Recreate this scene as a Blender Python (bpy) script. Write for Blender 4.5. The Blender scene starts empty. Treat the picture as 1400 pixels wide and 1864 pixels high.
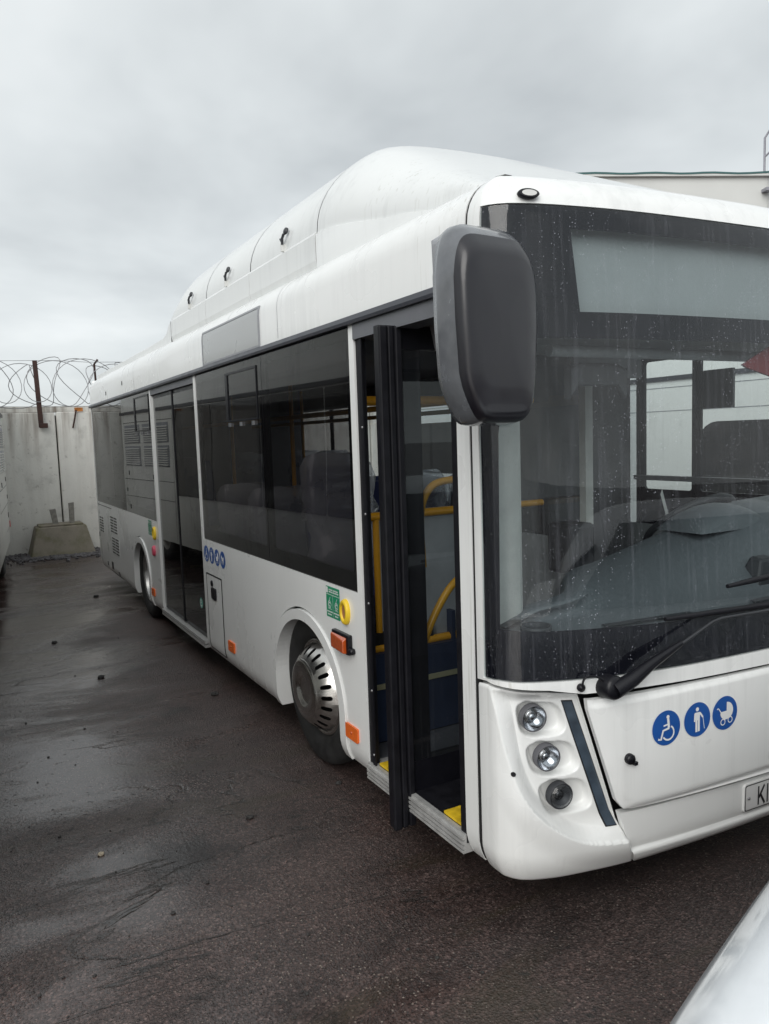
import bpy, bmesh, math, random
from mathutils import Vector, Matrix
from mathutils.geometry import tessellate_polygon
R = math.radians
sc = bpy.context.scene
COL = sc.collection
random.seed(7)

# ------------------------------------------------------------------ camera
CAMLOC = Vector((-1.55, -2.1827, 1.757))
yaw, pitch, roll = R(28.817), R(5.594), R(-1.927)
fwd = Vector((math.sin(yaw) * math.cos(pitch), math.cos(yaw) * math.cos(pitch), -math.sin(pitch)))
rgt = Vector((math.cos(yaw), -math.sin(yaw), 0))
upv = rgt.cross(fwd)
r2 = rgt * math.cos(roll) + upv * math.sin(roll)
u2 = upv * math.cos(roll) - rgt * math.sin(roll)
cd = bpy.data.cameras.new('camera')
cam = bpy.data.objects.new('camera', cd)
COL.objects.link(cam)
M = Matrix((r2, u2, -fwd)).transposed().to_4x4()
M.translation = CAMLOC
cam.matrix_world = M
cd.sensor_fit = 'VERTICAL'
cd.sensor_height = 36.0
cd.lens = 1400 / 1864 * 36.0
cd.clip_start = 0.02
cd.clip_end = 600
sc.camera = cam

# ------------------------------------------------------------------ world: overcast sky
SUN_EL, SUN_AZ = R(33), R(226)      # azimuth from +Y clockwise: behind the camera, a little to the left
w = bpy.data.worlds.new('World')
sc.world = w
w.use_nodes = True
nt = w.node_tree
nt.nodes.clear()
def N(tree, kind, **kw):
    n = tree.nodes.new(kind)
    for k_, v_ in kw.items():
        if k_.startswith('i_'):
            key = k_[2:]
            n.inputs[int(key) if key.isdigit() else key.replace('_', ' ')].default_value = v_
        else:
            setattr(n, k_, v_)
    return n
def ramp(tree, stops, fac=None):
    n = tree.nodes.new('ShaderNodeValToRGB')
    e = n.color_ramp.elements
    while len(e) < len(stops):
        e.new(0.5)
    for el, (p, c) in zip(e, stops):
        el.position = p
        el.color = (c[0], c[1], c[2], 1) if isinstance(c, (tuple, list)) else (c, c, c, 1)
    if fac is not None:
        tree.links.new(fac, n.inputs['Fac'])
    return n
def math_(tree, op, a, b=None):
    n = tree.nodes.new('ShaderNodeMath'); n.operation = op
    for i, x in enumerate((a, b)):
        if x is None: continue
        if isinstance(x, (int, float)): n.inputs[i].default_value = x
        else: tree.links.new(x, n.inputs[i])
    return n.outputs[0]
def mixc(tree, fac, a, b, mode='MIX'):
    n = tree.nodes.new('ShaderNodeMix'); n.data_type = 'RGBA'; n.blend_type = mode
    for s_, x in ((0, fac), (6, a), (7, b)):
        if isinstance(x, (int, float)): n.inputs[s_].default_value = x
        elif isinstance(x, (tuple, list)): n.inputs[s_].default_value = (x[0], x[1], x[2], 1)
        else: tree.links.new(x, n.inputs[s_])
    return n.outputs[2]
tc = N(nt, 'ShaderNodeTexCoord')
sep = N(nt, 'ShaderNodeSeparateXYZ'); nt.links.new(tc.outputs['Generated'], sep.inputs[0])
zc = math_(nt, 'ADD', math_(nt, 'MAXIMUM', sep.outputs[2], 0.0), 0.30)
cmb = N(nt, 'ShaderNodeCombineXYZ')
nt.links.new(math_(nt, 'DIVIDE', sep.outputs[0], zc), cmb.inputs[0])
nt.links.new(math_(nt, 'DIVIDE', sep.outputs[1], zc), cmb.inputs[1])
n1 = N(nt, 'ShaderNodeTexNoise', i_Scale=1.25, i_Detail=5.0, i_Roughness=0.5, i_Distortion=0.2)
nt.links.new(cmb.outputs[0], n1.inputs['Vector'])
cl = ramp(nt, [(0.30, (0.46, 0.49, 0.505)), (0.5, (0.655, 0.69, 0.70)), (0.66, (0.80, 0.83, 0.835))], n1.outputs['Fac'])
sky = N(nt, 'ShaderNodeTexSky', sky_type='NISHITA', sun_disc=False, sun_elevation=SUN_EL, sun_rotation=SUN_AZ)
skym = N(nt, 'ShaderNodeVectorMath', operation='SCALE'); skym.inputs['Scale'].default_value = 0.10
nt.links.new(sky.outputs[0], skym.inputs[0])
mx = mixc(nt, 0.94, skym.outputs[0], cl.outputs[0])
zen = ramp(nt, [(0.0, 1.0), (0.6, 0.98), (1.0, 1.05)], sep.outputs[2])
mx2 = mixc(nt, 1.0, mx, zen.outputs[0], 'MULTIPLY')
bg = N(nt, 'ShaderNodeBackground', i_Strength=1.0)
nt.links.new(mx2, bg.inputs[0])
wo = N(nt, 'ShaderNodeOutputWorld'); nt.links.new(bg.outputs[0], wo.inputs[0])

# ------------------------------------------------------------------ sun (diffused by the cloud)
sd = bpy.data.lights.new('sun', 'SUN'); sd.energy = 1.75; sd.angle = R(50); sd.color = (1.0, 0.975, 0.94)
sun = bpy.data.objects.new('sun', sd); COL.objects.link(sun)
sdir = Vector((math.sin(SUN_AZ) * math.cos(SUN_EL), math.cos(SUN_AZ) * math.cos(SUN_EL), math.sin(SUN_EL)))
sun.rotation_euler = (-sdir).to_track_quat('-Z', 'Y').to_euler()
sun.location = sdir * 30

# ------------------------------------------------------------------ exposure / renderer
vs = sc.view_settings
vs.view_transform = 'Standard'; vs.look = 'None'; vs.gamma = 1.0; vs.exposure = 0.26; vs.use_curve_mapping = False
sc.cycles.use_denoising = True
sc.cycles.max_bounces = 8
sc.cycles.diffuse_bounces = 4
sc.cycles.glossy_bounces = 4
sc.cycles.transparent_max_bounces = 16
sc.cycles.caustics_reflective = False
sc.cycles.caustics_refractive = False
sc.cycles.sample_clamp_indirect = 4.0

# ================================================================== materials
MAT = {}
def newmat(name):
    m = bpy.data.materials.new(name); m.use_nodes = True
    t = m.node_tree; t.nodes.clear()
    out = t.nodes.new('ShaderNodeOutputMaterial')
    MAT[name] = m
    return m, t, out
def pbsdf(t, out, base, rough, metal=0.0, coat=0.0, spec=0.5):
    p = t.nodes.new('ShaderNodeBsdfPrincipled')
    if isinstance(base, (tuple, list)): p.inputs['Base Color'].default_value = (*base[:3], 1)
    else: t.links.new(base, p.inputs['Base Color'])
    if isinstance(rough, (int, float)): p.inputs['Roughness'].default_value = rough
    else: t.links.new(rough, p.inputs['Roughness'])
    p.inputs['Metallic'].default_value = metal
    p.inputs['Coat Weight'].default_value = coat
    p.inputs['Coat Roughness'].default_value = 0.08
    p.inputs['Specular IOR Level'].default_value = spec
    t.links.new(p.outputs[0], out.inputs['Surface'])
    return p
def noise(t, scale, detail=4.0, rough=0.55, stretch=None, dist=0.0, coord='Object', off=(0, 0, 0)):
    tcn = t.nodes.new('ShaderNodeTexCoord')
    mp = t.nodes.new('ShaderNodeMapping')
    t.links.new(tcn.outputs[coord], mp.inputs[0])
    if stretch: mp.inputs['Scale'].default_value = stretch
    mp.inputs['Location'].default_value = off
    n = t.nodes.new('ShaderNodeTexNoise')
    n.inputs['Scale'].default_value = scale; n.inputs['Detail'].default_value = detail
    n.inputs['Roughness'].default_value = rough; n.inputs['Distortion'].default_value = dist
    t.links.new(mp.outputs[0], n.inputs['Vector'])
    return n.outputs['Fac']
def bump(t, p, h, strength=0.2, dist=0.01):
    b = t.nodes.new('ShaderNodeBump'); b.inputs['Strength'].default_value = strength; b.inputs['Distance'].default_value = dist
    t.links.new(h, b.inputs['Height']); t.links.new(b.outputs[0], p.inputs['Normal'])
    return b
def simple(name, base, rough=0.5, metal=0.0, coat=0.0, var=0.12, vscale=8.0, bumps=0.0, spec=0.5):
    m, t, out = newmat(name)
    f = noise(t, vscale, 4.0)
    lo = tuple(c * (1 - var) for c in base); hi = tuple(min(1, c * (1 + var)) for c in base)
    c = ramp(t, [(0.3, lo), (0.7, hi)], f)
    rr = ramp(t, [(0.3, max(0.02, rough * 0.85)), (0.7, min(1, rough * 1.15))], f)
    p = pbsdf(t, out, c.outputs[0], rr.outputs[0], metal, coat, spec)
    if bumps: bump(t, p, noise(t, vscale * 6, 3.0), bumps, 0.004)
    return m

def paint(name, base, streak=0.10, rough=0.32):
    m, t, out = newmat(name)
    st = noise(t, 9.0, 5.0, 0.6, (2.2, 2.2, 0.10))
    bl = noise(t, 1.6, 4.0)
    dirt = mixc(t, 0.5, st, bl)
    c = ramp(t, [(0.34, tuple(x * (1 - streak * 1.6) for x in base)), (0.47, base), (0.75, tuple(min(1, x * 1.03) for x in base))], dirt)
    fine = noise(t, 38.0, 3.0, 0.5, (1.6, 1.6, 0.05), off=(3, 1, 0))
    fr = ramp(t, [(0.59, 0.0), (0.72, 0.6)], fine)
    pt = ramp(t, [(0.55, 0.0), (0.68, 1.0)], noise(t, 1.1, 3.0, off=(5, 2, 1)))
    mask = math_(t, 'MULTIPLY', fr.outputs[0], pt.outputs[0])
    c2 = mixc(t, mask, c.outputs[0], (base[0] * 0.55, base[1] * 0.53, base[2] * 0.47))
    # road film thrown up along the skirt
    tcn = t.nodes.new('ShaderNodeTexCoord'); sp = t.nodes.new('ShaderNodeSeparateXYZ')
    t.links.new(tcn.outputs['Object'], sp.inputs[0])
    low = ramp(t, [(0.19, 0.55), (0.62, 0.0)], math_(t, 'ADD', sp.outputs[2], math_(t, 'MULTIPLY', math_(t, 'SUBTRACT', bl, 0.5), 0.35)))
    c3 = mixc(t, math_(t, 'MULTIPLY', low.outputs[0], 0.24), c2, (base[0] * 0.66, base[1] * 0.62, base[2] * 0.55))
    rr = ramp(t, [(0.3, rough * 0.8), (0.7, rough * 1.5)], bl)
    pbsdf(t, out, c3, rr.outputs[0], 0, 0.5)
    return m
paint('paint_white', (0.86, 0.87, 0.86), 0.07, 0.26)
paint('paint_fairing', (0.74, 0.755, 0.75), 0.07, 0.42)
paint('paint_old', (0.74, 0.74, 0.70), 0.16)
paint('paint_car', (0.83, 0.86, 0.89), 0.03, 0.12)

def glass(name, tint, film=0.04, filmcol=(0.55, 0.57, 0.6), rough=0.01, drops=0.0, streak=0.0, ior=1.5, wob=0.0):
    m, t, out = newmat(name)
    tr = t.nodes.new('ShaderNodeBsdfTransparent'); tr.inputs[0].default_value = (*tint, 1)
    gl = t.nodes.new('ShaderNodeBsdfAnisotropic') if False else t.nodes.new('ShaderNodeBsdfGlossy')
    gl.inputs['Roughness'].default_value = rough; gl.inputs[0].default_value = (1, 1, 1, 1)
    lw = t.nodes.new('ShaderNodeLayerWeight'); lw.inputs[0].default_value = 0.5
    f0 = ((ior - 1) / (ior + 1)) ** 2 * 1.15
    frs = math_(t, 'ADD', math_(t, 'MULTIPLY', math_(t, 'POWER', lw.outputs['Facing'], 4.6), 1 - f0), f0)
    if wob:
        b = t.nodes.new('ShaderNodeBump'); b.inputs['Strength'].default_value = wob; b.inputs['Distance'].default_value = 0.02
        t.links.new(noise(t, 1.7, 1.0), b.inputs['Height']); t.links.new(b.outputs[0], gl.inputs['Normal'])
    mx_ = t.nodes.new('ShaderNodeMixShader')
    t.links.new(frs, mx_.inputs[0]); t.links.new(tr.outputs[0], mx_.inputs[1]); t.links.new(gl.outputs[0], mx_.inputs[2])
    df = t.nodes.new('ShaderNodeBsdfDiffuse'); df.inputs[0].default_value = (*filmcol, 1)
    base = noise(t, 3.0, 4.0)
    fac = ramp(t, [(0.25, film * 0.4), (0.75, film * 1.4)], base).outputs[0]
    if streak:
        s1 = noise(t, 26.0, 4.0, 0.6, (2.0, 2.0, 0.035))
        s2 = ramp(t, [(0.52, 0.0), (0.72, streak)], s1).outputs[0]
        fac = math_(t, 'ADD', fac, s2)
    if drops:
        vo = t.nodes.new('ShaderNodeTexVoronoi'); vo.inputs['Scale'].default_value = 92.0; vo.inputs['Randomness'].default_value = 1.0
        tcn = t.nodes.new('ShaderNodeTexCoord'); t.links.new(tcn.outputs['Object'], vo.inputs['Vector'])
        d = ramp(t, [(0.10, drops), (0.22, 0.0)], vo.outputs['Distance']).outputs[0]
        scd = t.nodes.new('ShaderNodeSeparateColor'); t.links.new(vo.outputs['Color'], scd.inputs[0])
        pick = ramp(t, [(0.50, 0.0), (0.56, 1.0)], scd.outputs[1]).outputs[0]
        patchy = ramp(t, [(0.36, 0.12), (0.60, 1.0)], noise(t, 2.2, 3.0, off=(1, 7, 2))).outputs[0]
        fac = math_(t, 'ADD', fac, math_(t, 'MULTIPLY', math_(t, 'MULTIPLY', d, pick), patchy))
    mx2_ = t.nodes.new('ShaderNodeMixShader')
    t.links.new(fac, mx2_.inputs[0]); t.links.new(mx_.outputs[0], mx2_.inputs[1]); t.links.new(df.outputs[0], mx2_.inputs[2])
    t.links.new(mx2_.outputs[0], out.inputs['Surface'])
    return m
glass('glass_windscreen', (0.78, 0.83, 0.83), 0.005, (0.72, 0.74, 0.84), 0.01, 0.34, 0.036)
glass('glass_tinted', (0.31, 0.30, 0.305), 0.008, (0.5, 0.5, 0.5), 0.012, 0, 0, 1.52, 0.05)
glass('glass_middle_door', (0.12, 0.12, 0.125), 0.006, (0.5, 0.5, 0.5), 0.012, 0, 0, 1.46, 0.05)
glass('glass_door', (0.62, 0.66, 0.67), 0.012, (0.5, 0.52, 0.55), 0.01, 0.35, 0.03)
glass('glass_clear', (0.88, 0.91, 0.90), 0.008, (0.5, 0.5, 0.5), 0.01, 0.2)
glass('plastic_wrap', (0.85, 0.87, 0.90), 0.30, (0.78, 0.80, 0.83), 0.10)
glass('lens', (0.85, 0.88, 0.90), 0.01, (0.5, 0.5, 0.5), 0.01)
simple('black_plastic', (0.007, 0.007, 0.010), 0.34, var=0.2, vscale=14, spec=0.35)
simple('black_frit', (0.006, 0.006, 0.011), 0.3, var=0.2, spec=0.15)
simple('black_rubber', (0.008, 0.008, 0.011), 0.5, var=0.25, vscale=20, spec=0.3)
simple('black_gap', (0.008, 0.008, 0.009), 0.7)
simple('mirror_shell', (0.006, 0.0055, 0.010), 0.33, coat=0.2, var=0.15, vscale=20, spec=0.6)
simple('mirror_rim', (0.13, 0.137, 0.15), 0.25, coat=0.6, var=0.2, vscale=14)
simple('grey_trim', (0.30, 0.31, 0.33), 0.5)
simple('door_header', (0.13, 0.135, 0.15), 0.42)
simple('rail_dark', (0.03, 0.032, 0.042), 0.35)
simple('sign_grey', (0.36, 0.37, 0.37), 0.3, coat=0.5, var=0.04, vscale=3)
simple('display_grey', (0.34, 0.36, 0.37), 0.45, var=0.06, vscale=4)
simple('dash_grey', (0.105, 0.118, 0.13), 0.5, var=0.08, vscale=60)
simple('dash_dark', (0.035, 0.037, 0.042), 0.5)
simple('interior_grey', (0.32, 0.33, 0.34), 0.6)
simple('interior_dark', (0.16, 0.16, 0.17), 0.7)
simple('pillar_grey', (0.42, 0.43, 0.42), 0.45, var=0.15, vscale=5)
simple('interior_white', (0.62, 0.62, 0.60), 0.5)
simple('floor_vinyl', (0.09, 0.095, 0.11), 0.6, vscale=50)
simple('blue_vinyl', (0.022, 0.035, 0.075), 0.5)
simple('yellow_rail', (0.78, 0.38, 0.02), 0.38, coat=0.3)
simple('yellow_step', (0.75, 0.50, 0.02), 0.5, vscale=30, var=0.25)
simple('trim_strip', (0.35, 0.34, 0.22), 0.5)
simple('panel_grey', (0.36, 0.38, 0.40), 0.45)
simple('seat_blue', (0.03, 0.04, 0.13), 0.75, vscale=40)
simple('seat_shell', (0.10, 0.10, 0.11), 0.5)
simple('aluminium', (0.50, 0.50, 0.49), 0.42, 0.35, var=0.15, vscale=20)
simple('stainless', (0.62, 0.60, 0.57), 0.22, 1.0, var=0.12, vscale=9)
simple('chrome', (0.80, 0.80, 0.82), 0.08, 1.0, var=0.03)
simple('reflector', (0.46, 0.47, 0.49), 0.15, 1.0, var=0.35, vscale=70)
simple('rim_steel', (0.42, 0.42, 0.41), 0.35, 0.9, var=0.25, vscale=16)
simple('tyre', (0.018, 0.018, 0.018), 0.75, var=0.35, vscale=12, bumps=0.2)
simple('amber', (0.50, 0.085, 0.015), 0.18, coat=0.8, var=0.15, vscale=50)
simple('amber_top', (0.75, 0.20, 0.03), 0.25, var=0.1)
simple('orange', (0.80, 0.15, 0.02), 0.35, var=0.1, vscale=60)
simple('red', (0.55, 0.03, 0.04), 0.35)
simple('pink_red', (0.62, 0.08, 0.14), 0.4)
simple('yellow', (0.80, 0.55, 0.03), 0.4)
simple('button_brown', (0.30, 0.13, 0.08), 0.4)
simple('green_sticker', (0.010, 0.26, 0.13), 0.4, var=0.06)
simple('teal', (0.10, 0.42, 0.34), 0.4)
simple('blue_sticker', (0.012, 0.085, 0.34), 0.35, var=0.06)
simple('white_print', (0.80, 0.80, 0.80), 0.45, var=0.03)
simple('plate_white', (0.78, 0.78, 0.77), 0.4, var=0.04)
simple('ink', (0.02, 0.02, 0.022), 0.5)
simple('drl_glass', (0.055, 0.075, 0.10), 0.12, coat=0.6, var=0.3, vscale=14)
simple('red_cloth', (0.17, 0.018, 0.022), 0.8)
simple('paper', (0.70, 0.70, 0.68), 0.8)
simple('rusty', (0.045, 0.022, 0.018), 0.85, var=0.4, vscale=14, bumps=0.4)
simple('wire', (0.30, 0.30, 0.31), 0.45, 0.7)
simple('rust_orange', (0.45, 0.17, 0.04), 0.8, var=0.4, vscale=30)
simple('building_white', (0.70, 0.71, 0.69), 0.8, var=0.05, vscale=0.4)
simple('roof_green', (0.05, 0.13, 0.13), 0.6)
simple('galvanised', (0.32, 0.32, 0.36), 0.5, 0.3)
simple('stone_dark', (0.035, 0.033, 0.032), 0.7, var=0.4, vscale=30, bumps=0.4)
simple('stone_pale', (0.42, 0.36, 0.27), 0.8, var=0.3, vscale=30, bumps=0.4)
simple('gravel', (0.10, 0.095, 0.10), 0.75, var=0.5, vscale=9, bumps=0.4)
simple('dead_glass', (0.012, 0.012, 0.014), 0.05, var=0.1)
simple('post_wood', (0.22, 0.21, 0.19), 0.85, var=0.3, vscale=20)

def mat_concrete(name, base, stain, streaks=1.0, moss=None):
    m, t, out = newmat(name)
    n1_ = noise(t, 2.3, 6.0, 0.65)
    c = ramp(t, [(0.28, tuple(x * 0.72 for x in base)), (0.46, base), (0.8, tuple(min(1, x * 1.1) for x in base))], n1_).outputs[0]
    st = ramp(t, [(0.46, 0.0), (0.66, 0.85 * streaks)], noise(t, 4.5, 5.0, 0.6, (1.6, 1.6, 0.12))).outputs[0]
    tcn = t.nodes.new('ShaderNodeTexCoord'); sp = t.nodes.new('ShaderNodeSeparateXYZ'); t.links.new(tcn.outputs['Object'], sp.inputs[0])
    top = ramp(t, [(0.62, 0.0), (0.99, 1.0)], math_(t, 'DIVIDE', sp.outputs[2], 2.42)).outputs[0]
    c = mixc(t, math_(t, 'MULTIPLY', st, math_(t, 'ADD', math_(t, 'MULTIPLY', top, 0.9), 0.10)), c, stain)
    spots = ramp(t, [(0.62, 0.0), (0.72, 0.7)], noise(t, 11.0, 4.0, 0.6, off=(4, 0, 2))).outputs[0]
    c = mixc(t, math_(t, 'MULTIPLY', spots, 0.55), c, tuple(x * 0.6 for x in stain))
    if moss:
        mm = ramp(t, [(0.46, 0.0), (0.66, 0.8)], noise(t, 3.4, 5.0, off=(9, 3, 1))).outputs[0]
        c = mixc(t, mm, c, moss)
    p = pbsdf(t, out, c, 0.85)
    bump(t, p, noise(t, 30.0, 6.0, 0.65), 0.35, 0.01)
    return m
mat_concrete('concrete_wall', (0.68, 0.67, 0.63), (0.17, 0.125, 0.095))
mat_concrete('concrete_block', (0.23, 0.205, 0.165), (0.08, 0.065, 0.05), 0.9, (0.12, 0.115, 0.055))

STAIN = (-.83, .98)
def mat_asphalt():
    m, t, out = newmat('asphalt_wet')
    big = noise(t, 0.55, 5.0, 0.6, dist=0.6)
    mid = noise(t, 1.9, 5.0, 0.6, (1.0, 2.6, 1.0), dist=0.5, off=(2, 5, 0))
    fine = noise(t, 55.0, 4.0, 0.65)
    c = ramp(t, [(0.34, (0.012, 0.0088, 0.0082)), (0.46, (0.046, 0.034, 0.0315)), (0.66, (0.092, 0.072, 0.067))], mixc(t, 0.5, big, mid)).outputs[0]
    c = mixc(t, 0.35, c, ramp(t, [(0.3, (0.012, 0.009, 0.009)), (0.7, (0.11, 0.083, 0.077))], fine).outputs[0])
    ag = t.nodes.new('ShaderNodeTexVoronoi'); ag.inputs['Scale'].default_value = 130.0
    tca = t.nodes.new('ShaderNodeTexCoord'); t.links.new(tca.outputs['Object'], ag.inputs['Vector'])
    sca = t.nodes.new('ShaderNodeSeparateColor'); t.links.new(ag.outputs['Color'], sca.inputs[0])
    c = mixc(t, 1.0, c, ramp(t, [(0.0, 0.45), (0.6, 0.95), (0.9, 1.5), (1.0, 2.3)], sca.outputs[0]).outputs[0], 'MULTIPLY')
    tone = ramp(t, [(0.35, (1.0, 0.82, 0.77)), (0.65, (1.0, 0.96, 0.95))], noise(t, 0.9, 4.0, off=(7, 1, 0))).outputs[0]
    c = mixc(t, 1.0, c, tone, 'MULTIPLY')
    # pale aggregate grains showing through the worn bitumen
    vo = t.nodes.new('ShaderNodeTexVoronoi'); vo.inputs['Scale'].default_value = 75.0
    tcn = t.nodes.new('ShaderNodeTexCoord'); t.links.new(tcn.outputs['Object'], vo.inputs['Vector'])
    grain = ramp(t, [(0.20, 1.0), (0.30, 0.0)], vo.outputs['Distance']).outputs[0]
    sepc = t.nodes.new('ShaderNodeSeparateColor'); t.links.new(vo.outputs['Color'], sepc.inputs[0])
    pick = ramp(t, [(0.66, 0.0), (0.72, 1.0)], sepc.outputs[0]).outputs[0]
    worn = ramp(t, [(0.40, 0.15), (0.62, 1.0)], noise(t, 1.3, 4.0, 0.6, off=(3, 1, 4))).outputs[0]
    gm = math_(t, 'MULTIPLY', math_(t, 'MULTIPLY', grain, pick), worn)
    c = mixc(t, math_(t, 'MULTIPLY', gm, 0.85), c, (0.30, 0.25, 0.21))
    # black pits and tar crumbs
    pits = ramp(t, [(0.60, 0.0), (0.66, 1.0)], noise(t, 24.0, 3.0, 0.7, off=(8, 8, 1))).outputs[0]
    pm = math_(t, 'MULTIPLY', pits, ramp(t, [(0.45, 0.0), (0.62, 1.0)], noise(t, 1.0, 3.0, off=(1, 9, 3))).outputs[0])
    c = mixc(t, pm, c, (0.012, 0.011, 0.011))
    # mossy silt lines
    si = ramp(t, [(0.57, 0.0), (0.68, 0.6)], noise(t, 1.0, 6.0, 0.6, (0.5, 2.4, 1.0), 0.8, off=(6, 2, 0))).outputs[0]
    c = mixc(t, si, c, (0.040, 0.031, 0.017))
    # dark oil and damp stains
    sn = ramp(t, [(0.60, 0.0), (0.68, 0.75)], noise(t, 1.5, 5.0, 0.65, off=(4.2, 0.6, 0))).outputs[0]
    c = mixc(t, sn, c, (0.010, 0.0075, 0.007))
    # a tarry patch with its own ragged outline in the lane
    vd = t.nodes.new('ShaderNodeVectorMath'); vd.operation = 'DISTANCE'; vd.inputs[1].default_value = (STAIN[0], STAIN[1], 0)
    tcs = t.nodes.new('ShaderNodeTexCoord'); t.links.new(tcs.outputs['Object'], vd.inputs[0])
    sd_ = math_(t, 'ADD', vd.outputs['Value'], math_(t, 'MULTIPLY', math_(t, 'SUBTRACT', noise(t, 9.0, 5.0, 0.7), 0.5), 0.55))
    c = mixc(t, ramp(t, [(0.10, 0.85), (0.24, 0.0)], sd_).outputs[0], c, (0.010, 0.0075, 0.007))
    # cracks: thin meandering lines
    cr = noise(t, 0.8, 7.0, 0.55, (0.55, 1.5, 1.0), 0.9, off=(1.7, 3.1, 0))
    crk = ramp(t, [(0.492, 0.0), (0.4995, 1.0), (0.5015, 1.0), (0.509, 0.0)], cr).outputs[0]
    crm = math_(t, 'MULTIPLY', crk, ramp(t, [(0.50, 0.0), (0.60, 0.85)], noise(t, 0.5, 2.0, off=(2, 2, 2))).outputs[0])
    c = mixc(t, crm, c, (0.010, 0.009, 0.008))
    # water film: where it stands, smooth; elsewhere damp and rough
    tcw = t.nodes.new('ShaderNodeTexCoord'); spw = t.nodes.new('ShaderNodeSeparateXYZ'); t.links.new(tcw.outputs['Object'], spw.inputs[0])
    # the lane between the parked buses is lower and holds the water
    lane = ramp(t, [(0.0, 1.0), (0.45, 0.75), (1.0, 0.0)], math_(t, 'DIVIDE', math_(t, 'ADD', spw.outputs[0], 2.2), 2.6)).outputs[0]
    wn = noise(t, 0.75, 5.0, 0.6, (0.8, 1.8, 1.0), 0.6, off=(3.4, 7.7, 0))
    wet = ramp(t, [(0.42, 0.0), (0.55, 0.55), (0.64, 1.0)], math_(t, 'ADD', wn, math_(t, 'MULTIPLY', math_(t, 'SUBTRACT', lane, 0.36), 0.36))).outputs[0]
    rr = mixc(t, wet, (0.50, 0.50, 0.50), (0.09, 0.09, 0.09))
    rr = mixc(t, pm, rr, (0.7, 0.7, 0.7))
    p = pbsdf(t, out, c, rr, spec=0.75)
    h = mixc(t, math_(t, 'MULTIPLY', wet, 0.85), fine, (0.5, 0.5, 0.5))
    h = mixc(t, crm, h, (0, 0, 0))
    h = mixc(t, math_(t, 'MULTIPLY', math_(t, 'SUBTRACT', 1.0, wet), 0.4), h, grain)
    h = mixc(t, math_(t, 'MULTIPLY', math_(t, 'SUBTRACT', 1.05, wet), 0.35), h, ag.outputs['Distance'])
    b = bump(t, p, h, 0.75, 0.012)
    b2 = t.nodes.new('ShaderNodeBump'); b2.inputs['Strength'].default_value = 0.10; b2.inputs['Distance'].default_value = 0.12
    t.links.new(noise(t, 1.4, 3.0), b2.inputs['Height']); t.links.new(b2.outputs[0], b.inputs['Normal'])
    return m
mat_asphalt()

# ================================================================== mesh helpers
class MB:
    def __init__(s): s.v = []; s.f = []; s.s = []
    def add(s, vs_, fs, smooth=False):
        o = len(s.v)
        s.v += [tuple(p) for p in vs_]
        for f in fs: s.f.append([i + o for i in f]); s.s.append(smooth)
        return s
    def box(s, x0, x1, y0, y1, z0, z1):
        return s.hexa([(x0, y0, z0), (x1, y0, z0), (x1, y1, z0), (x0, y1, z0), (x0, y0, z1), (x1, y0, z1), (x1, y1, z1), (x0, y1, z1)])
    def hexa(s, p):
        return s.add(p, [(0, 3, 2, 1), (4, 5, 6, 7), (0, 1, 5, 4), (1, 2, 6, 5), (2, 3, 7, 6), (3, 0, 4, 7)])
    def tube(s, path, r, n=8, caps=True, closed=False):
        P = [Vector(p) for p in path]; m = len(P)
        rs = r if isinstance(r, (list, tuple)) else [r] * m
        rings = []; prev = None
        for i in range(m):
            a = P[i - 1] if (i or closed) else P[0]; b = P[(i + 1) % m] if (i < m - 1 or closed) else P[-1]
            t = (b - a).normalized()
            if prev is None:
                nrm = t.orthogonal().normalized()
            else:
                nrm = (prev - t * prev.dot(t))
                nrm = nrm.normalized() if nrm.length > 1e-6 else t.orthogonal().normalized()
            prev = nrm; bn = t.cross(nrm)
            rings.append([P[i] + (nrm * math.cos(q * 2 * math.pi / n) + bn * math.sin(q * 2 * math.pi / n)) * rs[i] for q in range(n)])
        return s.loft(rings, caps=caps and not closed, wrap=closed)
    def loft(s, rings, caps=True, wrap=False, ringclosed=True, smooth=True):
        n = len(rings[0]); m = len(rings); v = [p for r_ in rings for p in r_]; f = []
        for i in range(m if wrap else m - 1):
            for j in range(n if ringclosed else n - 1):
                a = i * n + j; b = i * n + (j + 1) % n; c = ((i + 1) % m) * n + (j + 1) % n; d = ((i + 1) % m) * n + j
                f.append((a, b, c, d))
        s.add(v, f, smooth)
        if caps:
            s.add(rings[0], [tuple(range(n))[::-1]]); s.add(rings[-1], [tuple(range(n))])
        return s
    def lathe(s, prof, origin, axis, n=40, smooth=True):
        # prof: (radius, height along axis)
        ax = Vector(axis).normalized(); e1 = ax.orthogonal().normalized(); e2 = ax.cross(e1); o = Vector(origin)
        rings = []
        for r_, h in prof:
            rings.append([o + ax * h + (e1 * math.cos(2 * math.pi * q / n) + e2 * math.sin(2 * math.pi * q / n)) * max(r_, 1e-4) for q in range(n)])
        return s.loft(rings, caps=False, smooth=smooth)
    def grid(s, rows, smooth=True):
        return s.loft(rows, caps=False, ringclosed=False, smooth=smooth)
    def mesh(s, name):
        me = bpy.data.meshes.new(name); me.from_pydata(s.v, [], s.f)
        me.polygons.foreach_set('use_smooth', s.s); me.update()
        return me

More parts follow.
